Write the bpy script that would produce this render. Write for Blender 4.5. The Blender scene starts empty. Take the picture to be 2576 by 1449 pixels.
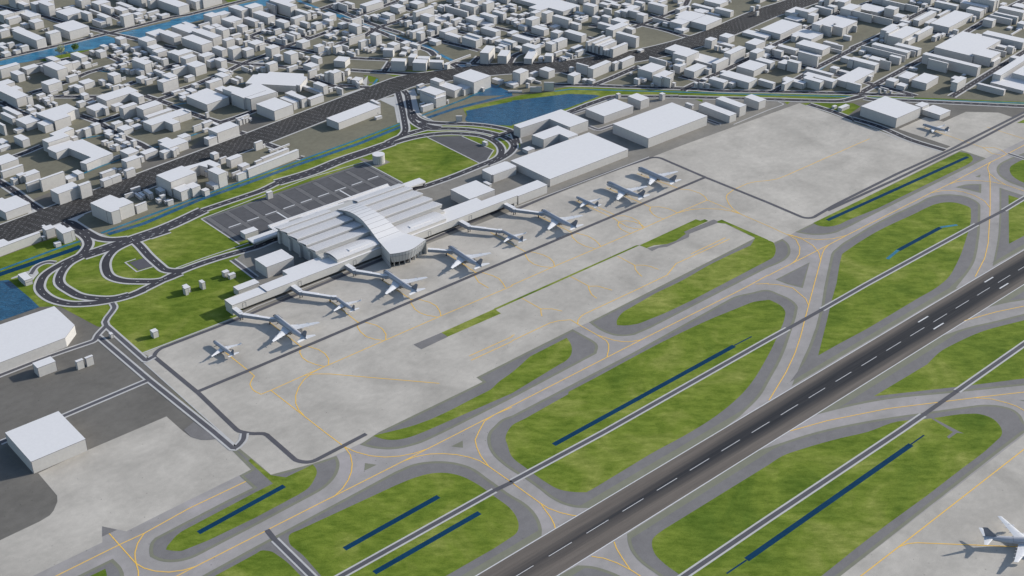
import bpy, bmesh, math, random
from mathutils import Vector, Matrix
from mathutils.geometry import tessellate_polygon
R = math.radians
random.seed(7)
scene = bpy.context.scene
COL = scene.collection
# ------------------------------------------------------------------ survey frame
# World: X runs along the runway, Y away from it towards the terminal and the town, metres.
CAM_H, FOC, PITCH, AZ = 750.0, 3220.0, R(30), R(48.83)
HD = Vector((math.cos(AZ), math.sin(AZ), 0)); RT = Vector((math.sin(AZ), -math.cos(AZ), 0))
FW = HD*math.cos(PITCH) + Vector((0, 0, -math.sin(PITCH))); UP = HD*math.sin(PITCH) + Vector((0, 0, math.cos(PITCH)))
EYE = Vector((0, 0, CAM_H))
def at(x, y, z=0.0):
    d = FW + RT*((x-1288.0)/FOC) - UP*((y-724.5)/FOC)
    return EYE + d*((z-CAM_H)/d.z)
def px(p):
    v = Vector(p)-EYE; w = v.dot(FW)
    return (1288+FOC*v.dot(RT)/w, 724.5-FOC*v.dot(UP)/w)
def sheet(tok, x, y):
    k, r, c = tok[0], int(tok[1]), int(tok[2])
    if k == '@': return (644*c+x/4, 362.25*r+y/4)
    if k == '#': return (429.3333*c+x/6, 241.5*r+y/6)
    if k == '%': return (429.3333*c+x/3.3913, 241.5*r+y/3.3913)
def path(s):
    """survey string -> world points (x, y) with a sharp-corner flag"""
    out, tok = [], None
    for t in s.split():
        if t[0] in '@#%W': tok = t; continue
        sharp = t.endswith('!'); t = t.rstrip('!')
        a, b = t.split(',')
        if tok == 'W': p = Vector((float(a), float(b)))
        else: p = at(*sheet(tok, float(a), float(b))).to_2d()
        out.append((p, sharp))
    return out
def wpath(s):
    return [(Vector(tuple(float(v) for v in t.rstrip('!').split(','))), t.endswith('!')) for t in s.split()]
def smooth(pts, closed=True, n=5):
    """curve through the points; long edges stay straight, '!' points stay sharp"""
    N = len(pts); P = [p for p, _ in pts]
    tan = []
    for i in range(N):
        if not closed and i in (0, N-1): tan.append(None); continue
        a = P[i]-P[i-1]; b = P[(i+1) % N]-P[i]; la, lb = a.length, b.length
        if pts[i][1] or la < .01 or lb < .01: tan.append(None); continue
        if la > 2.2*lb: t = a/la
        elif lb > 2.2*la: t = b/lb
        else: t = (a/la*lb + b/lb*la).normalized()
        tan.append(t)
    out = []
    for i in range(N if closed else N-1):
        j = (i+1) % N; p, q = P[i], P[j]; L = (q-p).length; d = (q-p)/max(L, .01)
        ta = tan[i] if tan[i] is not None else d; tb = tan[j] if tan[j] is not None else d
        out.append(p)
        if ta.dot(d) > .9995 and tb.dot(d) > .9995: continue
        for k in range(1, n):
            t = k/n; h1 = 2*t**3-3*t*t+1; h2 = t**3-2*t*t+t; h3 = -2*t**3+3*t*t; h4 = t**3-t*t
            out.append(p*h1+ta*L*h2+q*h3+tb*L*h4)
    if not closed: out.append(P[-1])
    return out
def area(P): return .5*sum(P[i-1].x*P[i].y-P[i].x*P[i-1].y for i in range(len(P)))
def inset(P, d):
    """move every edge inwards by d (number, or function of the edge's two ends)"""
    if area(P) < 0: P = P[::-1]
    N = len(P); out = []
    f = d if callable(d) else (lambda a, b: d)
    for i in range(N):
        a, b, c = P[i-1], P[i], P[(i+1) % N]
        u = (b-a).normalized(); v = (c-b).normalized()
        n1 = Vector((-u.y, u.x)); n2 = Vector((-v.y, v.x)); d1, d2 = f(a, b), f(b, c)
        k = n1.dot(n2); den = 1+k
        if abs(d1-d2) < .01: q = (n1+n2)*(d1/max(den, .35))
        else:
            cr = u.x*v.y-u.y*v.x
            if abs(cr) < .15: q = n2*max(d1, d2)
            else:
                # intersection of the two offset lines
                p1 = n1*d1; p2 = n2*d2; w = p2-p1; t = (w.x*v.y-w.y*v.x)/cr; q = p1+u*t
                if q.length > 1.5*max(d1, d2): q = q.normalized()*1.5*max(d1, d2)
        out.append(b+q)
    return out
# ------------------------------------------------------------------ mesh helpers
def link(name, verts, faces, mats, parent=None, midx=None, smooth_=False):
    me = bpy.data.meshes.new(name); me.from_pydata([tuple(v) for v in verts], [], faces)
    for m in (mats if isinstance(mats, (list, tuple)) else [mats]): me.materials.append(m)
    if midx:
        me.polygons.foreach_set('material_index', midx)
    if smooth_: me.polygons.foreach_set('use_smooth', [True]*len(faces))
    me.update(); o = bpy.data.objects.new(name, me); COL.objects.link(o)
    if parent: o.parent = parent
    return o
def tag(o, label=None, cat=None, group=None, kind=None):
    if label: o['label'] = label
    if cat: o['category'] = cat
    if group: o['group'] = group
    if kind: o['kind'] = kind
    return o
def empty(name, loc=(0, 0, 0), rz=0):
    o = bpy.data.objects.new(name, None); COL.objects.link(o); o.location = loc; o.rotation_euler = (0, 0, rz)
    o.empty_display_size = 2; return o
class MB:
    def __init__(s): s.v, s.f, s.m = [], [], []
    def add(s, V, F, m=0):
        n = len(s.v); s.v += [tuple(v) for v in V]; s.f += [tuple(i+n for i in f) for f in F]; s.m += [m]*len(F)
    def flat(s, P, z, m=0):
        tris = tessellate_polygon([[Vector((p.x, p.y, 0)) for p in P]])
        n = len(s.v); s.v += [(p.x, p.y, z) for p in P]
        for t in tris:
            a, b, c = [P[i] for i in t]
            cr = (b.x-a.x)*(c.y-a.y)-(b.y-a.y)*(c.x-a.x)
            if abs(cr) < 1e-6: continue
            s.f.append(tuple(n+i for i in (t if cr > 0 else (t[0], t[2], t[1])))); s.m.append(m)
    def prism(s, P, z0, z1, m=0, top=True, mtop=None, bottom=False):
        if area(P) < 0: P = P[::-1]
        N = len(P); n = len(s.v)
        s.v += [(p.x, p.y, z0) for p in P]+[(p.x, p.y, z1) for p in P]
        for i in range(N):
            j = (i+1) % N; s.f.append((n+i, n+j, n+N+j, n+N+i)); s.m.append(m)
        if top: s.flat(P, z1, m if mtop is None else mtop)
        if bottom:
            k = len(s.f); s.flat(P, z0, m)
            for q in range(k, len(s.f)): s.f[q] = s.f[q][::-1]
    def box(s, x0, x1, y0, y1, z0, z1, m=0, mtop=None):
        s.prism([Vector((x0, y0)), Vector((x1, y0)), Vector((x1, y1)), Vector((x0, y1))], z0, z1, m, True, mtop, True)
    def bar(s, a, b, w, h, m=0, w2=None):
        """box beam from a to b, width w, height h"""
        a, b = Vector(a), Vector(b); d = (b-a).normalized(); n = Vector((-d.y, d.x, 0)).normalized()
        u = n.cross(d)*-1; w2 = w2 or w
        if u.z < 0: u = -u
        V = []
        for p, ww in ((a, w), (b, w2)):
            V += [p-n*ww/2-u*h/2, p+n*ww/2-u*h/2, p+n*ww/2+u*h/2, p-n*ww/2+u*h/2]
        s.add(V, [(0, 1, 2, 3), (4, 7, 6, 5), (0, 4, 5, 1), (1, 5, 6, 2), (2, 6, 7, 3), (3, 7, 4, 0)], m)
    def cyl(s, x, y, r, z0, z1, n=16, m=0, mtop=None, r2=None):
        r2 = r if r2 is None else r2
        k = len(s.v)
        for z, rr in ((z0, r), (z1, r2)): s.v += [(x+rr*math.cos(2*math.pi*i/n), y+rr*math.sin(2*math.pi*i/n), z) for i in range(n)]
        for i in range(n): s.f.append((k+i, k+(i+1) % n, k+n+(i+1) % n, k+n+i)); s.m.append(m)
        s.f.append(tuple(k+n+i for i in range(n))); s.m.append(m if mtop is None else mtop)
        s.f.append(tuple(k+i for i in reversed(range(n)))); s.m.append(m)
    def tube(s, rings, m=0, cap=True):
        """rings: lists of equal-length points"""
        k = len(s.v); n = len(rings[0])
        for r in rings: s.v += [tuple(p) for p in r]
        for a in range(len(rings)-1):
            for i in range(n):
                j = (i+1) % n; s.f.append((k+a*n+i, k+a*n+j, k+(a+1)*n+j, k+(a+1)*n+i)); s.m.append(m)
        if cap:
            s.f.append(tuple(k+i for i in reversed(range(n)))); s.m.append(m)
            s.f.append(tuple(k+(len(rings)-1)*n+i for i in range(n))); s.m.append(m)
    def ribbon(s, P, w, z, m=0, closed=False):
        L, Rr = [], []
        N = len(P)
        for i in range(N):
            a = P[i-1] if (i or closed) else None; c = P[(i+1) % N] if (i < N-1 or closed) else None
            u = (P[i]-a).normalized() if a is not None else None; v = (c-P[i]).normalized() if c is not None else None
            if u is None: u = v
            if v is None: v = u
            n1 = Vector((-u.y, u.x)); n2 = Vector((-v.y, v.x)); q = (n1+n2)/max(1+n1.dot(n2), .5)
            L.append(P[i]+q*w/2); Rr.append(P[i]-q*w/2)
        k = len(s.v); s.v += [(p.x, p.y, z) for p in L]+[(p.x, p.y, z) for p in Rr]
        for i in range(N-1 if not closed else N):
            j = (i+1) % N; s.f.append((k+N+i, k+N+j, k+j, k+i)); s.m.append(m)
    def dashes(s, P, on, off, w, z, m=0, offs=0.0, start=0.0):
        d, nxt = 0.0, start
        for i in range(len(P)-1):
            seg = P[i+1]-P[i]; L = seg.length
            if L < .01: continue
            u = seg/L; n = Vector((-u.y, u.x))
            while nxt < d+L:
                t0 = nxt-d; t1 = min(t0+on, L)
                if t1-t0 > on*.4:
                    a = P[i]+u*t0+n*offs; b = P[i]+u*t1+n*offs
                    s.add([(a.x-n.x*w/2, a.y-n.y*w/2, z), (b.x-n.x*w/2, b.y-n.y*w/2, z), (b.x+n.x*w/2, b.y+n.y*w/2, z), (a.x+n.x*w/2, a.y+n.y*w/2, z)], [(0, 1, 2, 3)], m)
                nxt += on+off
            d += L
    def build(s, name, mats, parent=None, smooth_=False):
        return link(name, s.v, s.f, mats, parent, s.m if isinstance(mats, (list, tuple)) and len(mats) > 1 else None, smooth_)
# ------------------------------------------------------------------ materials
def new_mat(name, rough=.85, spec=.3):
    m = bpy.data.materials.new(name); m.use_nodes = True; nt = m.node_tree
    b = nt.nodes['Principled BSDF']; b.inputs['Roughness'].default_value = rough
    b.inputs['Specular IOR Level'].default_value = spec
    return m, nt, b
def N(nt, kind, **kw):
    n = nt.nodes.new(kind)
    for k, v in kw.items():
        if k in n.inputs: n.inputs[k].default_value = v
        else: setattr(n, k, v)
    return n
def coords(nt, scale=(1, 1, 1), rot=0):
    g = nt.nodes.new('ShaderNodeNewGeometry'); mp = nt.nodes.new('ShaderNodeMapping')
    nt.links.new(g.outputs['Position'], mp.inputs['Vector']); mp.vector_type = 'TEXTURE'; mp.inputs['Scale'].default_value = tuple(1/k for k in scale); mp.inputs['Rotation'].default_value = (0, 0, rot)
    return mp.outputs['Vector']
def noise(nt, vec, scale, detail=4, rough=.6, dist=0):
    n = N(nt, 'ShaderNodeTexNoise'); n.inputs['Scale'].default_value = scale; n.inputs['Detail'].default_value = detail
    n.inputs['Roughness'].default_value = rough; n.inputs['Distortion'].default_value = dist
    nt.links.new(vec, n.inputs['Vector']); return n.outputs['Fac']
def ramp(nt, fac, stops):
    r = nt.nodes.new('ShaderNodeValToRGB'); e = r.color_ramp.elements
    e[0].position, e[0].color = stops[0][0], (*stops[0][1], 1); e[1].position, e[1].color = stops[-1][0], (*stops[-1][1], 1)
    for p, c in stops[1:-1]:
        q = e.new(p); q.color = (*c, 1)
    nt.links.new(fac, r.inputs['Fac']); return r.outputs['Color']
def mix(nt, fac, a, b, mode='MIX'):
    n = nt.nodes.new('ShaderNodeMix'); n.data_type = 'RGBA'; n.blend_type = mode
    for s, v in ((0, fac), (6, a), (7, b)):
        if hasattr(v, 'is_linked') or hasattr(v, 'links'): nt.links.new(v, n.inputs[s])
        elif isinstance(v, (int, float)): n.inputs[s].default_value = v
        else: n.inputs[s].default_value = (*v, 1)
    return n.outputs[2]
def bump(nt, b, fac, strength=.3, dist=.1):
    n = nt.nodes.new('ShaderNodeBump'); n.inputs['Strength'].default_value = strength; n.inputs['Distance'].default_value = dist
    nt.links.new(fac, n.inputs['Height']); nt.links.new(n.outputs['Normal'], b.inputs['Normal'])
def sc(c, k): return tuple(v*k for v in c)
def paved(name, c, blotch=.12, grain=.1, speck=0, rough=.85, big=.02, tint=None):
    m, nt, b = new_mat(name, rough, .25); v = coords(nt)
    big_ = noise(nt, v, big, 5, .6, .4); fine = noise(nt, v, 1.3, 3, .7); mid = noise(nt, coords(nt, (.75, 1, 1), .1), .14, 4, .65)
    c1 = ramp(nt, big_, [(.28, sc(c, 1-blotch)), (.5, c), (.72, sc(tint or c, 1+blotch))])
    c2 = ramp(nt, mid, [(.3, (1-grain*.6,)*3), (.7, (1+grain*.6,)*3)]); c3 = ramp(nt, fine, [(.25, (1-grain,)*3), (.75, (1+grain,)*3)])
    col = mix(nt, 1.0, mix(nt, 1.0, c1, c2, 'MULTIPLY'), c3, 'MULTIPLY')
    if speck:
        vo = N(nt, 'ShaderNodeTexVoronoi'); vo.inputs['Scale'].default_value = .16; nt.links.new(v, vo.inputs['Vector'])
        lt = N(nt, 'ShaderNodeMath', operation='LESS_THAN'); lt.inputs[1].default_value = .1; nt.links.new(vo.outputs['Distance'], lt.inputs[0])
        sel = N(nt, 'ShaderNodeMath', operation='MULTIPLY'); nt.links.new(lt.outputs[0], sel.inputs[0])
        gt = N(nt, 'ShaderNodeMath', operation='GREATER_THAN'); gt.inputs[1].default_value = .55
        nt.links.new(noise(nt, v, .11, 2), gt.inputs[0]); nt.links.new(gt.outputs[0], sel.inputs[1])
        k = N(nt, 'ShaderNodeMath', operation='MULTIPLY'); k.inputs[1].default_value = speck; nt.links.new(sel.outputs[0], k.inputs[0])
        col = mix(nt, k.outputs[0], col, sc(c, .35))
    nt.links.new(col, b.inputs['Base Color']); bump(nt, b, fine, .15, .05)
    return m
def grass_mat(name, k=1.0):
    m, nt, b = new_mat(name, .95, .1); v = coords(nt); st = coords(nt, (.6, 1.25, 1), -.72)
    a = noise(nt, v, .012, 5, .6, .6); bb = noise(nt, st, .085, 6, .72, .2); f = noise(nt, v, .8, 4, .75)
    c1 = ramp(nt, a, [(.3, sc((.09, .15, .017), k)), (.5, sc((.155, .214, .028), k)), (.7, sc((.265, .295, .07), k))])
    c2 = ramp(nt, bb, [(.28, (.55, .64, .45)), (.5, (1, 1, 1)), (.72, (1.5, 1.38, 1.7))])
    c3 = ramp(nt, f, [(.25, (.78,)*3), (.75, (1.22,)*3)])
    nt.links.new(mix(nt, 1.0, mix(nt, 1.0, c1, c2, 'MULTIPLY'), c3, 'MULTIPLY'), b.inputs['Base Color']); bump(nt, b, f, .4, .3)
    return m
def water_mat(name, deep, light, scale=.06, streak=.3, rough=.3, bm=.35, sp=.4):
    m, nt, b = new_mat(name, rough, sp); v = coords(nt, (.7, 1.3, 1), -.72)
    a = noise(nt, v, scale, 6, .65, 1.2); w = noise(nt, v, .25, 4, .6, 1.5)
    nt.links.new(mix(nt, streak, ramp(nt, a, [(.35, deep), (.62, light)]), ramp(nt, w, [(.35, sc(deep, .8)), (.65, sc(light, 1.2))])), b.inputs['Base Color'])
    bump(nt, b, w, bm, 1.0); return m
def paint(name, c, rough=.7, var=.04, spec=.3, sc_=.3):
    m, nt, b = new_mat(name, rough, spec); v = coords(nt)
    f = noise(nt, v, sc_, 4, .6); g = noise(nt, v, 2.5, 3, .7)
    col = mix(nt, 1.0, ramp(nt, f, [(.3, sc(c, 1-var)), (.7, sc(c, 1+var))]), ramp(nt, g, [(.25, (1-var,)*3), (.75, (1+var,)*3)]), 'MULTIPLY')
    nt.links.new(col, b.inputs['Base Color']); return m
M = {}
M['earth'] = paved('town_ground', (.182, .175, .132), .14, .16, 0, .95, .012)
M['yard'] = paved('yard_asphalt', (.155, .148, .136), .16, .14, .5)
M['lot'] = paved('car_park_asphalt', (.105, .106, .115), .12, .16)
M['lot_light'] = paved('aisle_asphalt', (.155, .156, .163), .1, .14)
M['zone'] = paved('service_paving', (.235, .225, .205), .12, .14)
M['taxi'] = paved('taxiway_concrete', (.345, .33, .325), .15, .1, .55, .85, .02, (.36, .335, .345))
M['apron'] = paved('apron_concrete', (.46, .435, .395), .2, .12, .6, .85, .016)
M['olive'] = paved('shoulder_edge', (.21, .215, .165), .06, .1)
M['shoulder'] = paved('shoulder_asphalt', (.195, .19, .193), .1, .13, .3)
M['grass'] = grass_mat('grass'); M['grass2'] = grass_mat('town_grass', .95)
M['walk'] = paved('pale_paving', (.5, .5, .5), .05, .08)
M['road'] = paved('road_asphalt', (.05, .05, .06), .14, .2)
M['service'] = paved('service_asphalt', (.1, .1, .115), .1, .12)
M['highway'] = paved('highway_asphalt', (.048, .047, .048), .25, .25, 0, .85, .02)
M['white'] = paint('white_marking', (.66, .67, .69), .6, .06)
M['yellow'] = paint('yellow_marking', (.85, .54, .1), .6, .06)
M['yellow_edge'] = paint('yellow_marking_edge', (.62, .4, .2), .7, .06)
M['water_canal'] = water_mat('canal_water', (.01, .075, .16), (.05, .26, .43), .05)
M['water_pond'] = water_mat('pond_water', (.007, .04, .09), (.03, .125, .23), .1, .6, .3, .6)
M['water_ditch'] = water_mat('ditch_water', (.004, .036, .085), (.008, .052, .115), .02, .3, .8, .05, .05)
M['water_mid'] = water_mat('channel_water', (.006, .05, .12), (.025, .13, .25), .05)
M['water_teal'] = water_mat('stream_water', (.008, .10, .17), (.03, .22, .33), .05)
M['wall'] = paint('wall_plaster', (.49, .485, .48), .8, .05)
M['roof'] = paint('roof_membrane', (.72, .72, .735), .75, .025)
M['edge'] = paint('edge_trim', (.11, .11, .125), .8, .05)
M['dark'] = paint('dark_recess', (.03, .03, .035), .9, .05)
M['term_wall'] = paint('terminal_wall', (.5, .495, .48), .7, .04)
M['glass'] = paint('terminal_glazing', (.36, .38, .4), .35, .04, .5)
def runway_mat():
    m, nt, b = new_mat('runway_asphalt', .85, .25); g = nt.nodes.new('ShaderNodeNewGeometry'); sp = nt.nodes.new('ShaderNodeSeparateXYZ')
    nt.links.new(g.outputs['Position'], sp.inputs[0])
    def math_(op, a, bb=None, clamp=False):
        n = nt.nodes.new('ShaderNodeMath'); n.operation = op; n.use_clamp = clamp
        for i, v in enumerate((a, bb)):
            if v is None: continue
            if isinstance(v, (int, float)): n.inputs[i].default_value = v
            else: nt.links.new(v, n.inputs[i])
        return n.outputs[0]
    d = math_('ABSOLUTE', math_('SUBTRACT', sp.outputs['Y'], 610.5))
    st = noise(nt, coords(nt, (.012, .75, 1)), 1.0, 6, .7); st2 = noise(nt, coords(nt, (.004, .28, 1)), 1.0, 4, .6)
    wob = math_('MULTIPLY', math_('SUBTRACT', st2, .5), 11)
    half = math_('ADD', math_('MULTIPLY', math_('SUBTRACT', sp.outputs['X'], 600), .014, ), 8.0)
    half = math_('MINIMUM', half, 14.0)
    rub = math_('SUBTRACT', 1.0, math_('DIVIDE', math_('ADD', d, wob), math_('MULTIPLY', half, 1.25)), True)
    # the wear grows towards the touchdown zone
    grow = math_('MINIMUM', math_('ADD', math_('DIVIDE', math_('SUBTRACT', sp.outputs['X'], 500), 650), .55), 1.35)
    k = math_('MULTIPLY', math_('MULTIPLY', math_('POWER', rub, .75), grow), math_('ADD', math_('MULTIPLY', st, .9), .75), True)
    base = ramp(nt, noise(nt, coords(nt, (.01, .2, 1)), 1.0, 5, .7), [(.3, (.12, .105, .095)), (.7, (.18, .158, .14))])
    base = mix(nt, 1.0, base, ramp(nt, noise(nt, coords(nt), 1.2, 3, .7), [(.2, (.85,)*3), (.8, (1.15,)*3)]), 'MULTIPLY')
    fine = ramp(nt, st, [(.35, (.014, .017, .024)), (.7, (.045, .046, .052))])
    nt.links.new(mix(nt, k, base, fine), b.inputs['Base Color']); return m
M['runway'] = runway_mat()
EXPO = 0.13
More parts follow.
